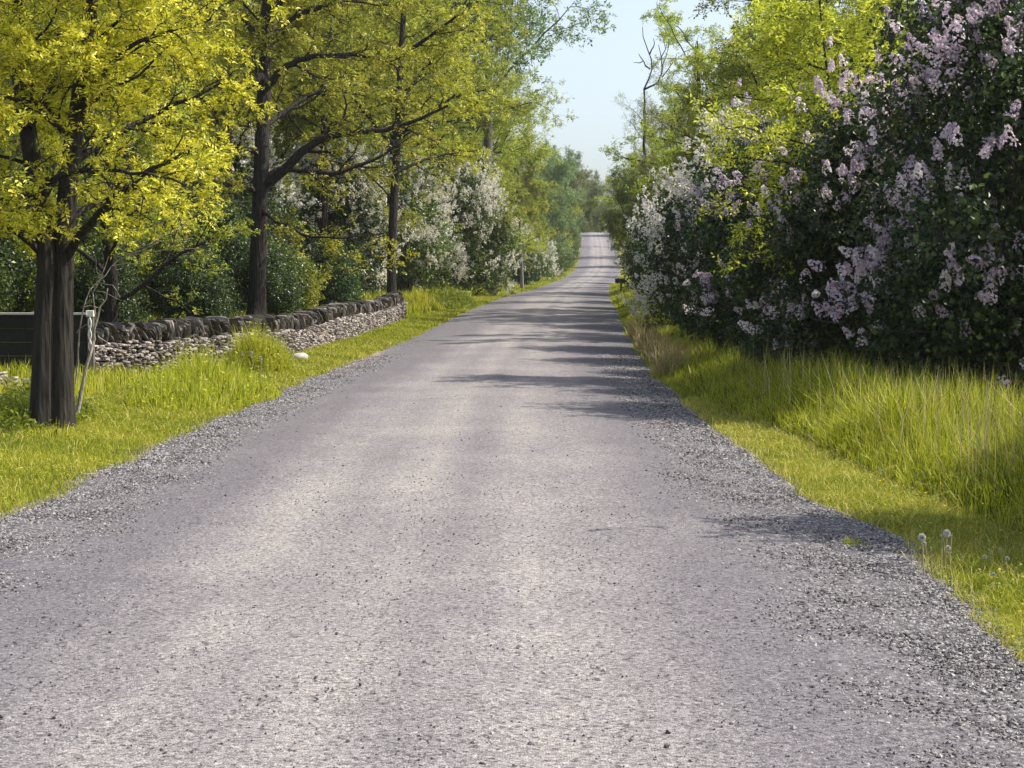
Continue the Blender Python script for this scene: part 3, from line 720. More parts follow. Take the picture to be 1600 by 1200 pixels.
# second, taller row behind it
for (k, x, y, s, lab) in [
    ('lilac_c', rside(24.5, 6.4), 24.5, 1.12, 'tall lilac behind the front row, its mauve top showing near the upper right'),
    ('lilac_a', rside(30.5, 6.0), 30.5, 1.12, 'lilac in the second row with mauve tips under the pale budding tree'),
    ('lilac_c', rside(37.5, 5.6), 37.5, .95, 'lilac in the second row, half hidden by the small yellow locust'),
    ('dark_a', rside(27.5, 8.4), 27.5, 1.3, 'deep green shrub far back behind the lilacs on the right'),
    ('lilac_b', rside(45.5, 6.2), 45.5, 1.15, 'second-row lilac behind the creamy-topped one')]:
    place(k, x, y, s, None, lab, 'lilac' if 'lilac' in lab else 'shrub', None)
# the bush outside the picture whose shadow lies across the near verge
place('lilac_b', 5.45, 10.72, .90, 1.1, 'lilac bush just outside the right edge, shading the near verge', 'lilac', sz=1.07)

place('dark_a', 6.35, 12.7, .8, .4, 'dark shrub outside the right edge of the picture, shading the end of the tall grass', 'shrub')

# small yellow locust among the lilacs (its branches stand in front of them)
DY = 25.8
Q_SM = dict(Q_NEAR, cl=1.5, ll=.075, slen=.15, leaflets=4, spr=8, barep=.38, sig=.05, n=[12, 7, 5], len=[.8, .5, .5])
custom_tree('young_locust', DY, [
    ([(1342, 560, 0), (1335, 450, 0), (1325, 340, 0), (1306, 230, 0), (1296, 140, 0), (1286, 60, 0), (1280, 0, 0)], .045, .012, 0, 20),
    ([(1318, 300, 0), (1280, 270, -.3), (1230, 255, -.6), (1180, 250, -.9), (1130, 245, -1)], .03, .008, 1, 9),
    ([(1325, 330, 0), (1280, 310, -.3), (1240, 300, -.5), (1190, 290, -.7)], .03, .008, 1, 9),
    ([(1302, 200, 0), (1260, 170, .3), (1210, 160, .5), (1150, 150, .7)], .03, .008, 1, 9),
    ([(1308, 240, 0), (1345, 215, -.4), (1360, 180, -.6)], .025, .008, 1, 6),
    ([(1292, 110, 0), (1240, 90, .3), (1190, 90, .5)], .02, .006, 1, 7),
    ([(1330, 400, 0), (1280, 385, -.6), (1230, 400, -1.1), (1190, 385, -1.3), (1160, 365, -1.4)], .02, .006, 1, 8),
    ([(1322, 350, 0), (1270, 340, -.8), (1210, 345, -1.3), (1150, 330, -1.7)], .022, .006, 1, 9),
    ([(1312, 260, 0), (1260, 225, -.8), (1200, 205, -1.2), (1130, 200, -1.6)], .022, .006, 1, 9),
    ([(1308, 240, 0), (1275, 190, -.9), (1235, 130, -1.2)], .02, .006, 1, 8),
], Q_SM, 77, M['locust_mid'], None, 0, 'slender young locust with bright yellow sprays in front of the purple lilacs')

# trees behind the right hedge
for (k, x, y, s, lab) in [
    ('bare_b', rside(34, 7.6), 34, .78, 'pale half-leafed tree right of the slender young locust, behind the lilac tops'),
    ('locust_b', rside(44, 6.0), 44, .95, 'yellow-green locust rising behind the slender young locust'),
    ('locust_a', rside(52, 5.6), 52, 1.12, 'airy yellow locust reaching the top edge, right of the sky gap'),
    ('bare_a', rside(39, 11.0), 39, .9, 'tall twiggy tree against the sky near the upper right'),
    ('locust_b', rside(62, 5.0), 62, 1.1, 'yellow-green locust with a broad crown, third behind the right hedge'),
    ('locust_a', rside(60, 11), 60, 1.05, 'tall locust deep behind the right hedge'),
    ('locust_b', rside(73, 5.6), 73, 1.0, 'locust standing over the shaded shrubs before the mailbox'),
    ('bare_b', rside(84, 5.0), 84, 1.25, 'grey half-leafed tree rising just right of the sky gap'),
    ('green_b', rside(94, 4.4), 94, 1.0, 'mid-green thicket tree over the lilac at the mailbox'),
    ('bare_b', rside(93, 3.4), 93, 1.25, 'half-leafed twiggy tree below the dead snag'),
    ('locust_a', rside(100, 6.5), 100, 1.35, 'yellowish locust behind the grey half-leafed tree on the right'),
    ('bare_a', rside(112, 4.2), 112, 1.1, 'thinly leafed tree with fine twigs against the pale sky'),
    ('green_b', rside(120, 2.8), 120, .9, 'low green thicket tree at the foot of the hill on the right'),
    ('locust_b', rside(128, 4.2), 128, 1.2, 'olive-green locust at the start of the hill on the right'),
    ('bare_b', rside(142, 3.4), 142, 1.1, 'grey twiggy tree leaning over the right edge of the far road'),
    ('green_b', rside(150, 3.0), 150, .75, 'rounded thicket tree halfway along the right side of the far road'),
    ('bare_a', rside(162, 3.2), 162, 1.15, 'wispy budding tree on the right of the hill road'),
    ('locust_b', rside(176, 4.0), 176, .9, 'pale yellow locust on the right of the hill road'),
    ('bare_b', rside(192, 2.8), 192, 1.15, 'hazy grey tree on the right, partway up the hill'),
    ('green_b', rside(210, 2.6), 210, 1.05, 'hazy green tree on the right, high on the hill'),
    ('locust_a', rside(232, 3.2), 232, 1.1, 'far locust near the hill crest on the right'),
    ('bare_a', rside(255, 3.8), 255, 1.0, 'far grey tree at the hill crest on the right'),
    ('green_a', rside(285, 4.5), 285, 1.1, 'last green tree on the right where the road disappears')]:
    place(k, x, y, s, None, lab, 'tree', 'trees behind the right hedge')
for i, (x, y, s, k, lab) in enumerate([
    (14, 34, .9, 'green_b', 'green thicket tree far to the right behind the tall lilac'),
    (16, 46, 1.1, 'locust_b', 'locust in the right-hand woods behind the twiggy tree'),
    (18, 62, 1.2, 'green_a', 'green maple deep in the right-hand woods'),
    (21, 84, 1.2, 'locust_a', 'distant locust deep in the right-hand woods'),
    (24, 110, 1.2, 'ash_b', 'distant grey-green ash deep in the right-hand woods'),
    (27, 150, 1.2, 'green_a', 'distant maple behind the hill road on the right')]):
    place(k, x, y, s, None, lab, 'tree', 'trees behind the right hedge')

# the dead snag against the sky, right of the gap
def snag(name, D, limbs, label, cat='dead tree', mat=None, taper=.4):
    rg = np.random.RandomState(int(D)); lst = []; b0 = None
    for pp, r0, r1 in limbs:
        P = np.array([pix(px, py, D+dd) for px, py, dd in pp]); 
        if b0 is None: b0 = P[0].copy()
        s = np.r_[0, np.cumsum(np.linalg.norm(np.diff(P, axis=0), axis=1))]; m_ = max(5, int(s[-1]/(D*.006)))
        q = np.linspace(0, s[-1], m_); Pq = np.stack([np.interp(q, s, P[:, i]) for i in range(3)], -1)
        Pq[1:-1] += rg.normal(0, D*.0006, Pq[1:-1].shape); tube(lst, Pq-b0, np.linspace(r0, r1, m_), 7)
    V, Fc = join(lst); root = empty(name, b0)
    obj('trunk', mesh_np(name, V, Fc, None, mat or M['bark'], True), root); tag(root, label, cat); return root
snag('dead_tree', 108, [
    ([(1003, 380, 0), (1004, 300, 0), (1006, 180, 0), (1007, 140, 0), (1018, 105, 0), (1014, 80, 0), (1006, 60, 0), (1004, 42, 0)], .15, .02),
    ([(1016, 108, 0), (1004, 95, .5), (998, 84, .8)], .055, .018), ([(1015, 85, 0), (1022, 70, 0), (1021, 60, 0)], .05, .018),
    ([(1004, 96, .4), (990, 98, .8)], .035, .015), ([(1017, 104, 0), (1028, 96, -.4), (1036, 90, -.6)], .04, .015),
    ([(1006, 140, 0), (1030, 128, 0), (1034, 112, 0), (1033, 90, 0), (1029, 70, 0)], .07, .02),
    ([(1034, 115, 0), (1042, 85, .4), (1046, 62, .5)], .05, .015), ([(1033, 95, 0), (1040, 75, -.4), (1037, 55, -.5)], .04, .015),
    ([(1035, 120, 0), (1050, 100, .4), (1058, 84, .6)], .045, .015)],
    'bare dead snag with forked dark limbs standing against the sky, right of the gap')

# ------------------------------------------------------------------ woods on the left
for (k, x, y, s, lab) in [
    ('pale_a', lside(88, 2.1), 88, 1.33, 'big pale flowering lilac facing the road, left of the wooden pole'),
    ('pale_a', lside(76, 4.0), 76, 1.22, 'pale lilac next to the big one, over the roadside grass clump'),
    ('pale_b', lside(68, 6.0), 68, 1.35, 'pale lilac behind the slim locust at the end of the wall'),
    ('pale_b', lside(58, 8.0), 58, 1.3, 'white-flecked lilac behind the crooked limbs of the second locust'),
    ('lilac_b', lside(52, 7.6), 52, .95, 'dark shaded lilac over the far part of the stone wall'),
    ('pale_b', lside(50, 10.5), 50, 1.2, 'white lilac glimpsed right of the second locust trunk'),
    ('dark_a', lside(46, 6.0), 46, .85, 'dark low shrub behind the middle of the stone wall'),
    ('dark_b', lside(44, 9.5), 44, 1.1, 'leafy shrub behind the second locust trunk'),
    ('pale_b', lside(140, 1.8), 140, 1.05, 'pale lilac on the left just past the wooden pole'),
    ('pale_a', lside(160, 1.9), 160, .95, 'sunlit pale lilac at the left foot of the hill'),
    ('dark_b', lside(178, 1.7), 178, 1.3, 'green shrub at the left of the hill road'),
    ('dark_b', lside(196, 1.5), 196, 1.2, 'green shrub halfway up the hill on the left'),
    ('dark_b', lside(218, 1.5), 218, 1.2, 'green shrub two thirds up the hill on the left'),
    ('dark_b', lside(245, 1.6), 245, 1.3, 'green shrub near the crest on the left'),
    ('dark_b', lside(117, 3.6), 117, 1.2, 'dark shrub between the big pale lilac and the wooden pole')]:
    place(k, x, y, s, None, lab, 'lilac' if 'lilac' in lab else 'shrub', 'shrubs along the left verge')
for (k, x, y, s, lab) in [
    ('dark_b', -11.0, 32.0, .9, 'sunlit leafy shrub in the thicket left of the second locust'),
    ('dark_b', -13.2, 38.0, 1.2, 'leafy shrub deep in the left thicket'),
    ('dark_a', -9.6, 37.5, .75, 'dark shrub behind the near end of the stone wall'),
    ('dark_a', -15.0, 46.0, 1.3, 'dark rounded shrub far back in the left thicket'),
    ('dark_a', -11.5, 52.0, 1.3, 'dark shrub between the second locust and the woods'),
    ('dark_b', -10.6, 28.5, .85, 'low leafy shrub behind the grey gate board'),
    ('dark_b', -12.4, 27.0, 1.0, 'leafy shrub at the left edge behind the crumbling stones'),
    ('dark_a', -7.0, 36.8, .50, 'low dark shrub close behind the near half of the wall'),
    ('dark_a', -6.6, 44.6, .55, 'low dark shrub close behind the wall, right of the second locust trunk'),
    ('dark_a', -8.3, 33.4, .52, 'low dark shrub near the start of the wall'),
    ('dark_b', -6.9, 47.8, .75, 'leafy shrub leaning over the far third of the wall'),
    ('dark_a', -5.7, 53.0, .60, 'dark shrub tucked behind the far end of the wall'),
    ('dark_a', -11.2, 48.0, 1.25, 'tall dark shrub in the woods left of the white-flecked lilac'),
    ('dark_a', -12.6, 42.5, 1.2, 'tall dark shrub between the first two locusts'),
    ('dark_a', -11.6, 34.5, .9, 'dark shrub behind the gate post'),
    ('yellow_a', -9.0, 44.0, .8, 'yellow-leafed shrub behind the wall, left of the second locust trunk'),
    ('yellow_a', -10.8, 40.5, .9, 'yellow-leafed shrub in the gap between the first two trunks'),
    ('dark_a', -9.4, 47.0, 1.0, 'dark shrub right behind the second locust trunk'),
    ('dark_a', -7.6, 50.0, .9, 'dark shrub between the second locust and the slim one'),
    ('yellow_a', -6.3, 48.5, .5, 'small yellow-leafed shrub peeping over the far part of the wall'),
    ('dark_b', -5.9, 56.0, .55, 'small leafy shrub at the foot of the slim locust'),
    ('dark_a', -7.9, 41.0, .62, 'dark shrub just left of the second locust trunk, behind the wall'),
    ('yellow_a', -9.2, 35.0, .55, 'small yellow-leafed shrub behind the near end of the wall'),
    ('dark_b', -14.6, 33.5, 1.3, 'leafy shrub filling the thicket behind the gate'),
    ('dark_a', -17.5, 42.0, 1.6, 'big dark shrub in the far left thicket'),
    ('yellow_a', -14.0, 41.0, 1.3, 'yellow-leafed shrub behind the nearest tree'),
    ('dark_a', -19.0, 56.0, 1.5, 'large dark shrub at the far left of the woods')]:
    place(k, x, y, s, None, lab, 'shrub', 'undergrowth of the left woods')
for (k, x, y, s, lab) in [
    ('locust_b', -7.75, 32.0, .62, 'locust with a dark trunk between the nearest tree and the second one'),
    ('locust_a', -12.6, 36.5, .95, 'yellow-leafed locust behind the nearest tree, far left'),
    ('bare_b', -10.4, 31.0, .8, 'thin dark tree just behind the grey gate board'),
    ('locust_c', -12.0, 47.0, .95, 'locust in the woods above the middle of the wall'),
    ('locust_a', -17.0, 50.0, 1.1, 'tall locust in the upper left woods'),
    ('locust_c', -7.6, 66.0, 1.0, 'leafy locust behind the slim one at the end of the wall'),
    ('green_a', -12.0, 62.0, 1.1, 'green maple behind the crooked limbs of the second locust'),
    ('ash_a', -1.2, 96.0, 1.45, 'very tall grey-green ash overhanging the road at the top of the sky gap'),
    ('locust_c', -7.8, 84.0, 1.12, 'bright yellow-green locust above the pale lilacs'),
    ('locust_a', -9.5, 76.0, 1.25, 'tall locust behind the pale lilacs'),
    ('ash_b', -14.0, 82.0, 1.3, 'grey-green ash in the back of the left woods'),
    ('locust_c', lside(106, 3.0), 106, 1.15, 'yellow locust spreading over the wooden pole'),
    ('green_a', lside(118, 4.2), 118, 1.15, 'yellow-green maple beyond the wooden pole'),
    ('locust_a', lside(122, 9.0), 122, 1.3, 'locust in the second rank beyond the wooden pole'),
    ('locust_b', lside(136, 3.3), 136, 1.1, 'golden locust hanging over the left road edge'),
    ('green_a', lside(152, 3.4), 152, 1.1, 'dark green maple beside the sky gap on the left'),
    ('green_b', lside(168, 3.0), 168, 1.2, 'dense dark tree at the left foot of the hill'),
    ('ash_b', lside(184, 2.9), 184, .95, 'dark grey-green ash halfway up the hill on the left'),
    ('green_a', lside(200, 2.6), 200, 1.0, 'arching grey tree over the left of the hill road'),
    ('bare_b', lside(216, 1.8), 216, 1.25, 'hazy twiggy tree leaning from the left over the hill road'),
    ('green_b', lside(234, 2.2), 234, 1.2, 'hazy green tree high on the left of the hill'),
    ('ash_b', lside(256, 3.0), 256, 1.0, 'far ash near the crest on the left'),
    ('green_a', lside(284, 4.0), 284, 1.0, 'last green tree on the left where the road disappears'),
    ('ash_b', -20.0, 66.0, 1.2, 'ash at the far left of the woods'),
    ('green_a', -22.0, 84.0, 1.3, 'distant maple in the left woods'),
    ('locust_a', -26.0, 100.0, 1.4, 'distant locust in the left woods'),
    ('ash_a', -16.0, 112.0, 1.2, 'distant tall ash in the left woods'),
    ('locust_c', -4.9, 93.0, 1.3, 'bright locust in front of the overhanging ash, over the big pale lilac'),
    ('locust_c', -5.6, 72.0, 1.25, 'airy locust between the slim locust and the overhanging ash'),
    ('locust_c', -9.6, 55.0, 1.15, 'dense locust filling the woods above the white lilacs'),
    ('locust_b', -15.5, 58.0, 1.25, 'dense yellow locust high in the upper left woods'),
    ('locust_a', -7.0, 90.0, 1.5, 'tall locust left of the overhanging ash'),
    ('green_a', -10.5, 72.0, 1.35, 'leafy maple above the slim locust'),
    ('locust_b', -20.5, 72.0, 1.5, 'wide locust at the back of the upper left woods'),
    ('ash_a', -9.5, 100.0, 1.3, 'second tall ash behind the overhanging one'),
    ('green_a', -8.0, 150.0, 1.4, 'distant broad maple behind the left row')]:
    place(k, x, y, s, None, lab, 'tree', 'trees of the left woods')
# beyond the crest
for i, (x, y, s, k, lab) in enumerate([
    (12.5, 345, 1.2, 'green_a', 'hazy tree beyond the crest, left of the road'),
    (14.4, 334, 1.25, 'green_b', 'low bushy tree just past the crest, in line with the road'),
    (16.6, 339, 1.3, 'green_b', 'low bushy tree just past the crest, right of the one in line with the road'),
    (17.0, 356, 1.1, 'ash_b', 'hazy tree closing the view beyond the crest'),
    (22.5, 350, 1.2, 'green_a', 'hazy tree beyond the crest, right of the road')]):
    place(k, x, y, s, None, lab, 'tree', 'trees beyond the crest', z=7.6)

# ------------------------------------------------------------------ grasses (nobody could count them)
def blades(xy, h, wd, tint, rg, lean=.35, zoff=0, z=None, lay=0.0):
    n = len(xy); x, y = xy[:, 0], xy[:, 1]
    zz = gz(x, y) if z is None else z
    a = rg.uniform(0, 6.283, n); la = rg.uniform(0, 6.283, n); ln = np.abs(rg.normal(0, lean, n)) + lay
    b0 = np.stack([x, y, zz-.01+zoff], -1)
    s = np.stack([np.cos(a), np.sin(a), 0*a], -1)*(wd/2)[:, None]; ld = np.stack([np.cos(la), np.sin(la), 0*a], -1)
    m1 = b0 + ld*(h*ln*.30)[:, None] + np.array([0, 0, 1])*(h*.55)[:, None]
    tp = b0 + ld*(h*ln)[:, None] + np.array([0, 0, 1])*(h*np.sqrt(np.clip(1-ln**2*.5, .1, 1)))[:, None]
    V = np.stack([b0-s, b0+s, m1+s*.8, m1-s*.8, tp], 1).reshape(-1, 3)
    i = (np.arange(n)*5)[:, None]
    Fc = np.concatenate([i+[0, 1, 2], i+[0, 2, 3], i+[3, 2, 4]], 1).reshape(-1, 3)
    return V, Fc, np.repeat(np.clip(tint, 0, 1), 5)
def cat(parts):
    V = []; Fs = []; T = []; o = 0
    for v, f, t in parts: V.append(v); Fs.append(f+o); T.append(t); o += len(v)
    return np.concatenate(V), np.concatenate(Fs), np.concatenate(T)
rg = np.random.RandomState(31)
def patch_tint(x, y, s=0): return .45 + .22*vnoise(x*1.5, y*1.5, 40+s) + .1*vnoise(x*5, y*5, 41+s)
def band(n, d0, d1, o0, o1, side, p=1.0):
    d = d0 + (d1-d0)*rg.uniform(0, 1, n)**p; o = rg.uniform(0, 1, n)
    lo = o0(d) if callable(o0) else o0; hi = o1(d) if callable(o1) else o1
    o = lo + (hi-lo)*o; x = cx(d) + side*o
    k = (np.abs(x) < d*.34 + .6)
    return np.stack([x[k], d[k]], -1)
# left lawn
parts = []
def lawn_out(d): return np.interp(d, [8, 14, 20, 26, 30, 60, 120, 300], [4.9, 4.9, 5.0, 5.2, 4.9, 4.6, 4.3, 4.0])
for n, d0, d1, h0, h1, w0 in ((52000, 9, 16, .03, .075, .006), (60000, 16, 27, .035, .085, .008), (42000, 27, 48, .04, .10, .013), (24000, 48, 90, .05, .13, .022), (9000, 90, 290, .07, .16, .06)):
    q = band(n, d0, d1, lambda d: edge_l(d)-.05, lawn_out, -1, 1.2)
    o = cx(q[:, 1]) - q[:, 0] - edge_l(q[:, 1]); k = rg.uniform(0, 1, len(q)) < np.clip(.25 + o/.25, 0, 1); q = q[k]
    parts.append(blades(q, rg.uniform(h0, h1, len(q)), np.full(len(q), w0), patch_tint(q[:, 0], q[:, 1]) + rg.normal(0, .2, len(q)), rg, .55, lay=.15))
for n, d0, d1, sz in ((16000, 10, 22, .016), (14000, 22, 50, .03)):
    q = band(n, d0, d1, lambda d: edge_l(d)+.02, lawn_out, -1, 1.2); q = q[vnoise(q[:, 0]*1.3, q[:, 1]*1.3, 95) + .35*vnoise(q[:, 0]*6, q[:, 1]*6, 96) > .05]; m_ = len(q)
    B = np.stack([q[:, 0], q[:, 1], gz(q[:, 0], q[:, 1]) + rg.uniform(.02, .075, m_)], -1); N = unit(rdir(m_, rg)*.5 + [0, 0, 1]); L = sz*rg.uniform(.6, 1.5, m_)
    parts.append(leaf_quads(B, unit(np.cross(N, rdir(m_, rg))), N, L, L*.75, np.clip(rg.normal(.35, .3, m_), 0, 1), .1))
q = band(5000, 10, 40, lambda d: edge_l(d)-.05, lawn_out, -1, 1.2); parts.append(blades(q, rg.uniform(.05, .14, len(q)), np.full(len(q), .006)*(q[:, 1]/14), np.full(len(q), 1.0), rg, .9, lay=.3))
V, Fc, T = cat(parts)
tag(obj('verge_grass', mesh_np('left_grass', V, Fc, {'tint': T}, M['grass'])), 'short yellow-green grass on the left verge', 'grass', kind='stuff')
parts = []
def rg_out(d): return np.interp(d, [5, 9, 12, 16, 19, 24, 60, 120], [4.3, 4.3, 4.1, 3.9, 3.6, 3.3, 3.4, 3.6])
for n, d0, d1, h0, h1, w0 in ((60000, 6.5, 12, .025, .07, .005), (52000, 12, 20, .03, .08, .0065), (22000, 20, 50, .05, .12, .012), (12000, 50, 150, .06, .16, .03)):
    q = band(n, d0, d1, lambda d: edge_r(d)-.05, rg_out, 1, 1.15)
    o = q[:, 0] - cx(q[:, 1]) - edge_r(q[:, 1]); k = rg.uniform(0, 1, len(q)) < np.clip(.22 + o/.25, 0, 1); q = q[k]
    parts.append(blades(q, rg.uniform(h0, h1, len(q)), np.full(len(q), w0), patch_tint(q[:, 0], q[:, 1], 5) + .05 + rg.normal(0, .2, len(q)), rg, .55, lay=.15))
q = band(15000, 6.5, 22, lambda d: edge_r(d)+.02, rg_out, 1, 1.2); q = q[vnoise(q[:, 0]*1.6, q[:, 1]*1.6, 97) + .35*vnoise(q[:, 0]*6, q[:, 1]*6, 98) > .0]; m_ = len(q)
B = np.stack([q[:, 0], q[:, 1], gz(q[:, 0], q[:, 1]) + rg.uniform(.015, .07, m_)], -1); N = unit(rdir(m_, rg)*.5 + [0, 0, 1]); L = .016*rg.uniform(.6, 1.6, m_)
parts.append(leaf_quads(B, unit(np.cross(N, rdir(m_, rg))), N, L, L*.75, np.clip(rg.normal(.35, .3, m_), 0, 1), .1))
q = band(6000, 6.5, 22, lambda d: edge_r(d)-.05, rg_out, 1, 1.2); parts.append(blades(q, rg.uniform(.05, .15, len(q)), np.full(len(q), .005)*(q[:, 1]/12), np.full(len(q), 1.0), rg, .9, lay=.3))
V, Fc, T = cat(parts)
tag(obj('verge_grass', mesh_np('right_grass', V, Fc, {'tint': T}, M['grass'])), 'short grass on the right verge at the edge of the gravel', 'grass', kind='stuff')
# tall grass on the right
parts = []
def tin(d): return np.interp(d, [7, 11, 13, 15, 17, 19, 22, 28, 60, 120], [4.25, 4.1, 3.85, 3.75, 3.6, 3.3, 3.1, 3.0, 3.05, 3.1])
def tout(d): return tin(d) + np.interp(d, [7, 18, 24, 40, 120], [2.2, 2.2, 1.0, .9, 1.1])
for n, d0, d1, h0, h1, w0 in ((34000, 8.5, 17.5, .35, .72, .009), (22000, 15.5, 21.5, .4, .85, .012), (20000, 20, 40, .3, .68, .014), (14000, 40, 75, .35, .8, .025), (5000, 75, 140, .3, .7, .05)):
    q = band(n, d0, d1, tin, tout, 1)
    o = q[:, 0] - cx(q[:, 1]) - tin(q[:, 1])
    h = rg.uniform(h0*.8, h1, len(q))*np.clip(.30 + o*.9, .2, 1)*(1+.25*vnoise(q[:, 0]*2.2, q[:, 1]*2.2, 61)+.22*vnoise(q[:, 0]*8, q[:, 1]*8, 63))
    parts.append(blades(q, h, np.full(len(q), w0)*rg.uniform(.6, 1.3, len(q)), .42 + .16*vnoise(q[:, 0]*2, q[:, 1]*2, 62) + rg.normal(0, .24, len(q)), rg, .62))
V, Fc, T = cat(parts)
tag(obj('tall_grass', mesh_np('tall_grass', V, Fc, {'tint': T}, M['tall'])), 'knee-high bright green grass in front of the lilacs on the right', 'grass', kind='stuff')
# seed stems standing over it, and the dry patch
parts = []
q = band(380, 10, 22, lambda d: tin(d)+.25, tout, 1)
parts.append(blades(q, rg.uniform(.75, 1.05, len(q)), np.full(len(q), .009), rg.uniform(.55, 1, len(q)), rg, .22))
q2 = q + rg.normal(0, .01, q.shape)
V, Fc, T = cat(parts)
tag(obj('grass_seed_stems', mesh_np('grass_seed_stems', V, Fc, {'tint': T}, M['straw'])), 'thin straw-coloured seed stems rising out of the tall grass on the right', 'grass', kind='stuff')
q = band(5200, 27, 46, lambda d: edge_r(d)+.05, lambda d: edge_r(d)+.9, 1)
q = q[(vnoise(q[:, 0], q[:, 1]*.8, 71) > -.1)]
V, Fc, T = blades(q, rg.uniform(.25, .62, len(q)), np.full(len(q), .015), rg.uniform(0, 1, len(q)), rg, .5)
tag(obj('dry_grass', mesh_np('dry_grass', V, Fc, {'tint': T}, M['straw'])), 'dry beige grass at the right road edge beyond the green tall grass', 'grass', kind='stuff')
# rough grass and ground cover in the woods and behind the wall
parts = []
q = band(30000, 24, 60, lambda d: np.interp(d, [24, 28, 34, 60], [6.9, 5.9, 4.9, 4.4]), lambda d: 11.0, -1)
parts.append(blades(q, rg.uniform(.12, .42, len(q)), np.full(len(q), .02), .45+.3*vnoise(q[:, 0], q[:, 1], 81)+rg.normal(0, .15, len(q)), rg, .4))
q = band(9000, 55, 130, lambda d: edge_l(d)+np.interp(d, [55, 70, 130], [.9, 1.5, 1.2]), lambda d: edge_l(d)+4.5, -1)
parts.append(blades(q, rg.uniform(.15, .5, len(q)), np.full(len(q), .035), .4+.25*vnoise(q[:, 0], q[:, 1], 82)+rg.normal(0, .15, len(q)), rg, .4))
q = band(9000, 18, 27, 5.0, 8.5, -1)
parts.append(blades(q, rg.uniform(.08, .3, len(q)), np.full(len(q), .012), .5+rg.normal(0, .2, len(q)), rg, .45))
V, Fc, T = cat(parts)
tag(obj('rough_grass', mesh_np('rough_grass', V, Fc, {'tint': T}, M['tall'])), 'rough green grass growing under the trees behind the wall', 'grass', kind='stuff')

# weeds: leafy clumps
def weed_clump(name, cx_, cy_, rx, ry, h, n, label, cat_, mat='weed', leafy=.5, seed=0, tall=1.0, group=None):
    rgl = np.random.RandomState(seed); a = rgl.uniform(0, 6.28, n); rr = np.sqrt(rgl.uniform(0, 1, n))
    x = cx_ + rx*rr*np.cos(a); y = cy_ + ry*rr*np.sin(a); z = gz(x, y)
    an = vnoise(np.cos(a)*1.6+seed, np.sin(a)*1.6, seed); x = cx_ + rx*rr*(1+.35*an)*np.cos(a); y = cy_ + ry*rr*(1+.35*an)*np.sin(a); z = gz(x, y)
    prof = np.clip(1-rr**1.5*.8, .1, 1)*(1+.3*vnoise(x*2.5, y*2.5, seed+30)); hh = h*1.1*prof*rgl.uniform(.35, 1.3, n)*(1+.25*vnoise(x*4, y*4, seed))
    base = np.array([cx_, cy_, float(gz(cx_, cy_))])
    parts = [blades(np.stack([x, y], -1), hh, np.full(n, .010*tall), .5+rgl.normal(0, .2, n), rgl, .4)]
    m_ = int(n*leafy*3)
    if m_:
        i = rgl.randint(0, n, m_); f = rgl.uniform(.15, 1, m_)
        B = np.stack([x[i], y[i], z[i]+hh[i]*f], -1) + rgl.normal(0, .03, (m_, 3)); B[:, 2] = np.maximum(B[:, 2], z[i]+.02)
        N = unit(rdir(m_, rgl)*.8 + [0, 0, 1]); d = unit(np.cross(N, rdir(m_, rgl))); L = .055*tall*rgl.uniform(.6, 1.4, m_)
        parts.append(leaf_quads(B, d, N, L, L*.5, np.clip(.55+rgl.normal(0, .22, m_), 0, 1), .2))
    V, Fc, T = cat(parts); o = obj(name, mesh_np(name, V-base, Fc, {'tint': T}, M[mat]), loc=base)
    tag(o, label, cat_, group); return o
def at_ground(px, py):
    """ground point under photo pixel: march along the ray"""
    for D in np.arange(5, 300, .05):
        p = pix(px, py, D)
        if p[2] <= float(gz(p[0], p[1])): return p
    return p
c = at_ground(245, 650); weed_clump('weed_clump', c[0]+.0, c[1]+2.6, .92, 2.2, .58, 9000, 'large upright clump of grass and weeds between the double trunk and the wall', 'weeds', 'tall', .05, seed=1)
c = at_ground(20, 690); weed_clump('weed_clump', c[0]-.55, c[1]+2.2, .62, 1.9, .40, 3400, 'patch of low weeds left of the double trunk at the picture edge', 'weeds', seed=2)
c = at_ground(410, 585); weed_clump('grass_clump', c[0]-.15, c[1]+.7, .50, .7, .78, 5600, 'dense green clump with white dandelion heads against the middle of the wall', 'grass clump', 'tall', .12, seed=3)
c = at_ground(655, 488); weed_clump('grass_clump', c[0], c[1]+1.6, .85, 1.7, .72, 3200, 'tall green grass clump just past the end of the stone wall', 'grass clump', 'tall', .0, seed=4, tall=2.0)
c = at_ground(725, 485); weed_clump('weed_clump', c[0]-.6, c[1]+3.5, .9, 3.4, .75, 3400, 'olive weeds under the big pale lilac', 'weeds', 'weed', .5, seed=5, tall=2.0)
c = at_ground(80, 690); weed_clump('grass_tuft', c[0], c[1]+.10, .34, .16, .20, 240, 'sparse tuft of blades at the foot of the double trunk', 'grass tuft', 'tall', .0, seed=6)
c = at_ground(1330, 860); weed_clump('grass_tuft', c[0], c[1], .12, .14, .085, 400, 'small tuft alone in the gravel between the two shadows', 'grass tuft', 'grass', 0, seed=7, tall=.6)

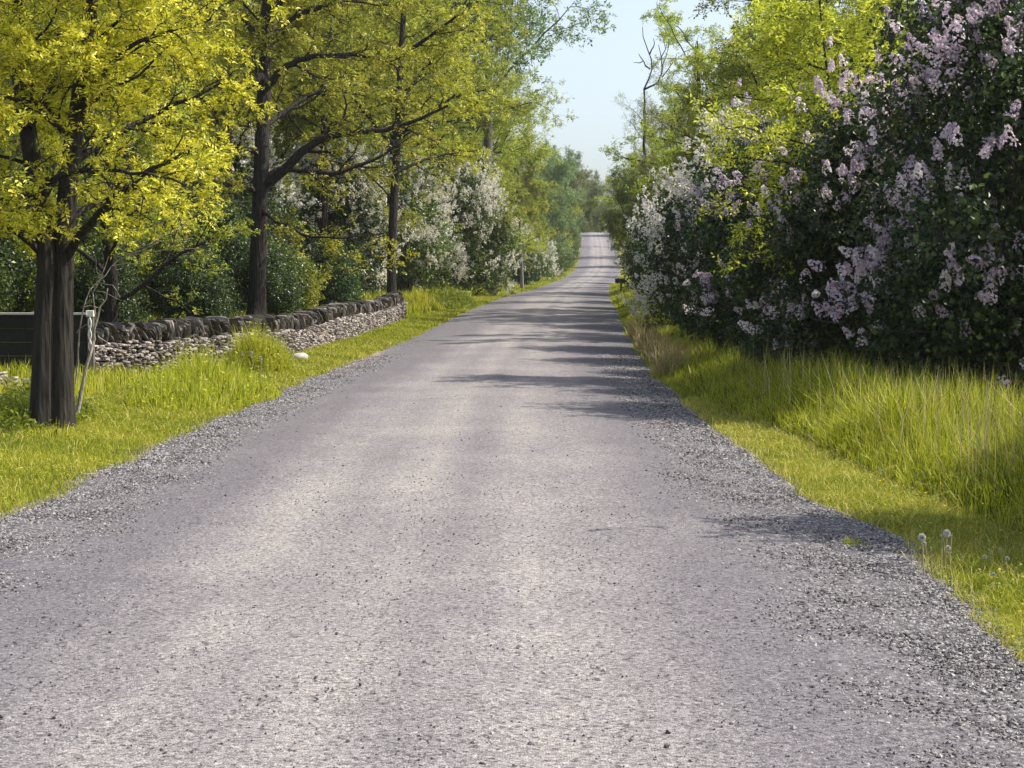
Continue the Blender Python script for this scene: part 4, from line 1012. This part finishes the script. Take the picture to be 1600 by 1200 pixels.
# ------------------------------------------------------------------ small things
# gate boards and post behind the double trunk
GD = 26.4
def gate():
    a = pix(-70, 600, GD); b_ = pix(139, 600, GD); zt = pix(0, 492, GD)[2]; z0 = float(gz(a[0], GD)) - .1
    root = empty('gate', ((a[0]+b_[0])/2, GD, z0)); W = b_[0]-a[0]; H = zt - z0
    root.rotation_euler = (0, 0, math.radians(-4))
    n = 5; lst = []
    for i in range(n): box_mb(lst, (0, 0, H*(i+.5)/n), (W, .035, H/n-.003))
    V, Fc = join(lst); o = obj('board_panel', mesh_np('board_panel', V, Fc, None, plain_mat('weathered_board', (.022, .022, .019), .95, .4, 6, .1)), root); bevel(o, .004)
    lst = []; box_mb(lst, (0, 0, H+.018), (W+.03, .10, .036)); V, Fc = join(lst)
    o = obj('top_rail', mesh_np('top_rail', V, Fc, None, plain_mat('pale_rail', (.42, .40, .34), .8, .2, 9)), root); bevel(o, .006)
    tag(root, 'dark grey board gate with a pale top rail behind the double trunk', 'gate')
    p = pix(144, 600, GD); r2 = empty('gate_post', (p[0], GD-.03, float(gz(p[0], GD))-.1))
    hz = pix(144, 487, GD)[2] - r2.location[2]
    lst = []; box_mb(lst, (0, 0, hz/2), (.10, .10, hz)); V, Fc = join(lst)
    o = obj('post', mesh_np('post', V, Fc, None, plain_mat('peeling_post', (.12, .11, .09), .85, .35, 14)), r2); bevel(o, .008)
    lst = []; box_mb(lst, (0, 0, hz-.03), (.125, .125, .10)); V, Fc = join(lst)
    o = obj('cap', mesh_np('cap', V, Fc, None, plain_mat('white_cap', (.62, .60, .52), .7, .12, 14)), r2); bevel(o, .008)
    lst = []; t = np.linspace(0, 1, 14); pts = np.stack([.02*np.sin(t*9), -.062+0*t, hz-.09-t*.52], -1); tube(lst, pts, .017, 6); tube(lst, pts*[-1, 1, 1], .013, 6)
    V, Fc = join(lst); obj('hanging_rope', mesh_np('hanging_rope', V, Fc, None, plain_mat('white_rope', (.60, .58, .50), .9, .15, 30), True), r2)
    tag(r2, 'white-capped gate post with a pale rope, right of the double trunk', 'post')
gate()
# leaning dead sapling beside the double trunk
D0 = 18.3
snag('dead_sapling', D0, [
    ([(121, 645, 0), (128, 600, 0), (138, 560, 0), (147, 520, .1), (152, 490, .1), (160, 470, .1), (168, 450, .1)], .026, .008),
    ([(118, 600, .1), (122, 540, .1), (128, 490, .1), (140, 455, .2), (160, 430, .3), (190, 405, .4), (240, 380, .4), (300, 372, .5)], .010, .004),
    ([(150, 500, .1), (146, 470, .1), (150, 440, .1), (165, 420, .2), (170, 400, .2)], .010, .004),
    ([(175, 415, .3), (215, 412, .3), (250, 410, .4), (256, 405, .4)], .006, .003),
    ([(205, 398, .4), (245, 392, .2), (310, 388, .1)], .006, .003), ([(160, 432, .3), (150, 420, .2), (146, 395, .1)], .006, .003),
    ([(130, 480, .1), (150, 478, .2), (162, 486, .3)], .005, .003), ([(120, 520, .1), (135, 505, 0), (152, 508, 0)], .006, .003),
    ([(190, 405, .4), (220, 385, .2), (250, 375, 0), (280, 378, -.2)], .006, .003), ([(235, 381, .4), (270, 360, .6), (300, 352, .8)], .006, .003),
    ([(150, 440, .1), (180, 448, 0), (188, 465, -.1)], .005, .002), ([(150, 455, .1), (175, 462, 0), (190, 470, -.1)], .005, .002)],
    'thin dead sapling with bare pale twigs leaning beside the double trunk', 'sapling', M['twig'])

def rock(px, py, r, label, seed, D=None):
    c = at_ground(px, py); rgl = np.random.RandomState(seed)
    V = ICO[0]*(1+.18*vnoise(ICO[0][:, 0]*2, ICO[0][:, 1]*2+ICO[0][:, 2]*2, seed)[:, None])*np.array([r, r*.8, r*.62])
    o = obj('rock', mesh_np('rock', V, ICO[1], {'tint': np.full(len(V), .5)}, M['rock'], True), loc=(c[0], c[1]+r*.5, c[2]+r*.25))
    tag(o, label, 'rock')
rock(467, 563, .17, 'pale rounded rock beside the grass clump in front of the wall', 3)
rock(801, 446, .42, 'white boulder in the shade beside the foot of the wooden pole', 4)

def pole():
    D = 122.0; p = pix(816, 441, D); z = float(gz(p[0], D)); root = empty('utility_pole', (p[0], D, z-.3)); lst = []
    t = np.linspace(0, 6.0, 10); tube(lst, np.stack([-.03*t, 0*t, t], -1), np.linspace(.15, .10, 10), 12); V, Fc = join(lst)
    obj('pole', mesh_np('pole', V, Fc, None, bark_mat('weathered_pole', (.07, .065, .06), (.19, .18, .165), .8), True), root)
    tag(root, 'slim grey wooden pole rising out of the shrubs on the left roadside', 'utility pole')
pole()
def marker():
    D = 100.; p = pix(783, 470, D); z = float(gz(p[0], D)); root = empty('marker_stake', (p[0], D, z-.1)); lst = []
    h = pix(783, 432, D)[2]-z+.1
    tube(lst, np.array([[0, 0, 0], [.01, 0, h*.5], [.06, 0, h]]), [.025, .025, .018], 8); V, Fc = join(lst)
    obj('stake', mesh_np('stake', V, Fc, None, plain_mat('green_stake', (.10, .14, .03), .6, .2, 4), True), root)
    tag(root, 'thin green stake leaning at the road end of the big pale lilac', 'stake')
marker()
def mailbox():
    D = 90.; c = pix(969, 438.5, D); z = float(gz(c[0], D)); root = empty('mailbox', (c[0], D, z)); hz = c[2]-z
    black = plain_mat('black_metal', (.012, .012, .013), .4, .2, 20, .5)
    # box: rounded top, long side to the camera
    th = np.linspace(0, math.pi, 11); prof = [(-.09, -.12), (.09, -.12)] + [(.09*math.cos(a), .02+.10*math.sin(a)) for a in th]
    n = len(prof); V = [(x_, y_, hz+z_) for x_ in (-.26, .26) for (y_, z_) in prof]; import bmesh
    bm = bmesh.new(); vs = [bm.verts.new(v) for v in V]
    for i in range(n): bm.faces.new((vs[i], vs[(i+1) % n], vs[n+(i+1) % n], vs[n+i]))
    bm.faces.new(vs[:n][::-1]); bm.faces.new(vs[n:]); bmesh.ops.recalc_face_normals(bm, faces=bm.faces)
    me = bpy.data.meshes.new('box'); bm.to_mesh(me); bm.free(); me.materials.append(black); o = obj('box', me, root); bevel(o, .004)
    lst = []; box_mb(lst, (-.268, 0, hz-.02), (.014, .19, .22)); V, Fc = join(lst); d = obj('door', mesh_np('door', V, Fc, None, black), root); bevel(d, .004)
    lst = []; box_mb(lst, (-.15, -.098, hz+.06), (.02, .008, .14)); box_mb(lst, (-.12, -.104, hz+.11), (.08, .006, .05)); V, Fc = join(lst)
    obj('flag', mesh_np('flag', V, Fc, None, plain_mat('dull_flag', (.10, .02, .015), .6, .2, 10)), root)
    lst = []; box_mb(lst, (.05, 0, hz/2-.12), (.09, .09, hz-.02)); box_mb(lst, (0, 0, hz-.14), (.42, .14, .03)); V, Fc = join(lst)
    o = obj('post', mesh_np('post', V, Fc, None, M['bark2']), root); bevel(o, .005)
    tag(root, 'black mailbox on a post at the right roadside, small and far off', 'mailbox')
mailbox()

# dandelion seed heads, each its own thing
def dandelion(kind):
    rgl = np.random.RandomState(9 if kind else 8); root = empty('dandelion', (0, 0, 0)); lst = []
    h = .17; tube(lst, np.array([[0, 0, 0], [.004, 0, h*.5], [.012, .004, h]]), [.0035, .003, .003], 5); V, Fc = join(lst)
    obj('stalk', mesh_np('stalk', V, Fc, None, M['stalk'], True), root)
    c = np.array([.012, .004, h+.012]); n = 260 if kind == 0 else 40
    if kind == 0:
        d = rdir(n, rgl); B = c + d*.004; V, Fc, T = leaf_quads(B, d, rdir(n, rgl), np.full(n, .0145), np.full(n, .006), np.zeros(n))
    else:
        d = unit(rdir(n, rgl)*.35 + [0, 0, 1]); B = c - [0, 0, .014] + 0*d; V, Fc, T = leaf_quads(B, d, rdir(n, rgl), np.full(n, .015), np.full(n, .005), np.zeros(n))
    obj('seed_head', mesh_np('seed_head', V, Fc, None, M['fluff']), root); return root
dl = [dandelion(0), dandelion(1)]; usedd = set()
def put_dandelion(px, py, kind, h, label, grp='dandelions gone to seed on the right verge'):
    c = at_ground(px, py); o = dl[kind] if kind not in usedd else copy_tree(dl[kind]); usedd.add(kind)
    o.location = (c[0], c[1], c[2]-.01); s = h/.19; sw = max(.8, min(1.25, s)); o.scale = (sw, sw, s); o.rotation_euler = (R.normal(0, .13), R.normal(0, .13), R.uniform(0, 6.28))
    tag(o, label, 'dandelion', grp)
G2 = 'dandelions gone to seed on the right verge'
for px, py, k, h, lab in [
    (1440, 892, 0, .17, 'fluffy dandelion head leftmost of the tall row near the gravel on the right'),
    (1451, 893, 1, .19, 'closed dandelion stalk second in the tall row on the right verge'),
    (1457, 897, 1, .17, 'closed dandelion stalk third in the tall row on the right verge'),
    (1471, 897, 1, .24, 'tallest closed dandelion stalk in the middle of the row'),
    (1476, 896, 0, .25, 'tall stalk beside the tallest one, with a white tip'),
    (1484, 896, 1, .24, 'tall reddish stalk on the right of the middle group'),
    (1487, 898, 0, .17, 'shorter dandelion under the tall middle group'),
    (1497, 897, 1, .13, 'short stalk at the right end of the tall row'),
    (1445, 905, 0, .26, 'wide white dandelion head above the left of the row'),
    (1533, 898, 0, .12, 'large white dandelion head alone right of the row'),
    (1551, 897, 1, .16, 'thin stalk between the two white heads at the right edge'),
    (1568, 898, 1, .17, 'thin reddish stalk left of the rightmost white head'),
    (1572, 900, 0, .12, 'white dandelion head near the right edge of the picture'),
    (1583, 905, 1, .12, 'small stalk nearest the right edge of the picture'),
    (1554, 922, 0, .10, 'low white dandelion head in the nearest grass'),
    (1394, 868, 0, .13, 'white-tipped dandelion by itself in the shade, left of the row'),
    (1424, 886, 1, .12, 'brown stalk between the lone shaded dandelion and the row'),
    (1268, 706, 0, .17, 'white dandelion head standing in front of the dark grass farther up'),
    (1254, 703, 1, .13, 'small stalk left of the farther white head'),
    (1230, 700, 1, .15, 'thin stalk at the far tip of the lit verge'),
    (1179, 700, 1, .13, 'lone stalk at the farthest tip of the lit verge'),
    (1303, 715, 0, .10, 'small white head at the edge of the tall grass')]:
    put_dandelion(px, py, k, h, lab, G2)
for i, (px, py, lab) in enumerate([
    (372, 575, 'white dandelion head leftmost in front of the wall clump'), (384, 574, 'white dandelion head second in front of the wall clump'),
    (392, 572, 'white dandelion head third in front of the wall clump'), (399, 575, 'white dandelion head right of centre before the wall clump'),
    (407, 584, 'white dandelion head lowest of those before the wall clump')]):
    put_dandelion(px, py+10, 0, .38, lab, 'dandelions in front of the wall')
# yellow dandelion blossoms, scattered in both verges
rgy = np.random.RandomState(44); parts = []
for n, d0, d1, side in ((420, 10, 60, -1), (150, 6.5, 20, 1)):
    dd = d0 + (d1-d0)*rgy.uniform(0, 1, n)**1.6; e = edge_l(dd) if side < 0 else edge_r(dd)
    x = cx(dd) + side*(e + .1 + rgy.uniform(0, 1, n)*(1.5 if side < 0 else .9)); k = vnoise(x*1.2, dd*.9, 90) > -.15; x, dd = x[k], dd[k]
    z = gz(x, dd) + rgy.uniform(.03, .08, len(x)); c = np.stack([x, dd, z], -1)
    for j in range(6):
        a = j*1.05 + 0*x; d = np.stack([np.cos(a), np.sin(a), .35+0*a], -1); d = unit(d)
        s = rgy.uniform(.006, .013, len(x))*(1+dd/40)
        parts.append(leaf_quads(c, d, np.array([[0, 0, 1.]]).repeat(len(x), 0), s, s*.9, np.zeros(len(x)), .05))
V, Fc, T = cat(parts)
tag(obj('dandelion_blossoms', mesh_np('dandelion_blossoms', V, Fc, None, M['yellow'])), 'yellow dandelion blossoms dotted through the short grass', 'flowers', kind='stuff')

# haze: the air between here and the hill
hz = newmat('haze_air'); hb = hz.node_tree; ho = hb.nodes.new('ShaderNodeOutputMaterial'); pv = hb.nodes.new('ShaderNodeVolumePrincipled')
pv.inputs['Color'].default_value = (.90, .92, .95, 1); pv.inputs['Density'].default_value = .0002; pv.inputs['Anisotropy'].default_value = .2
hb.links.new(pv.outputs[0], ho.inputs['Volume'])
lst = []; box_mb(lst, (0, 360, 11.9), (1240, 1140, 30)); V, Fc = join(lst)
HAZE = True
if HAZE: tag(obj('haze', mesh_np('haze', V, Fc, None, hz)), 'thin bluish haze over the far road', 'haze', kind='stuff')
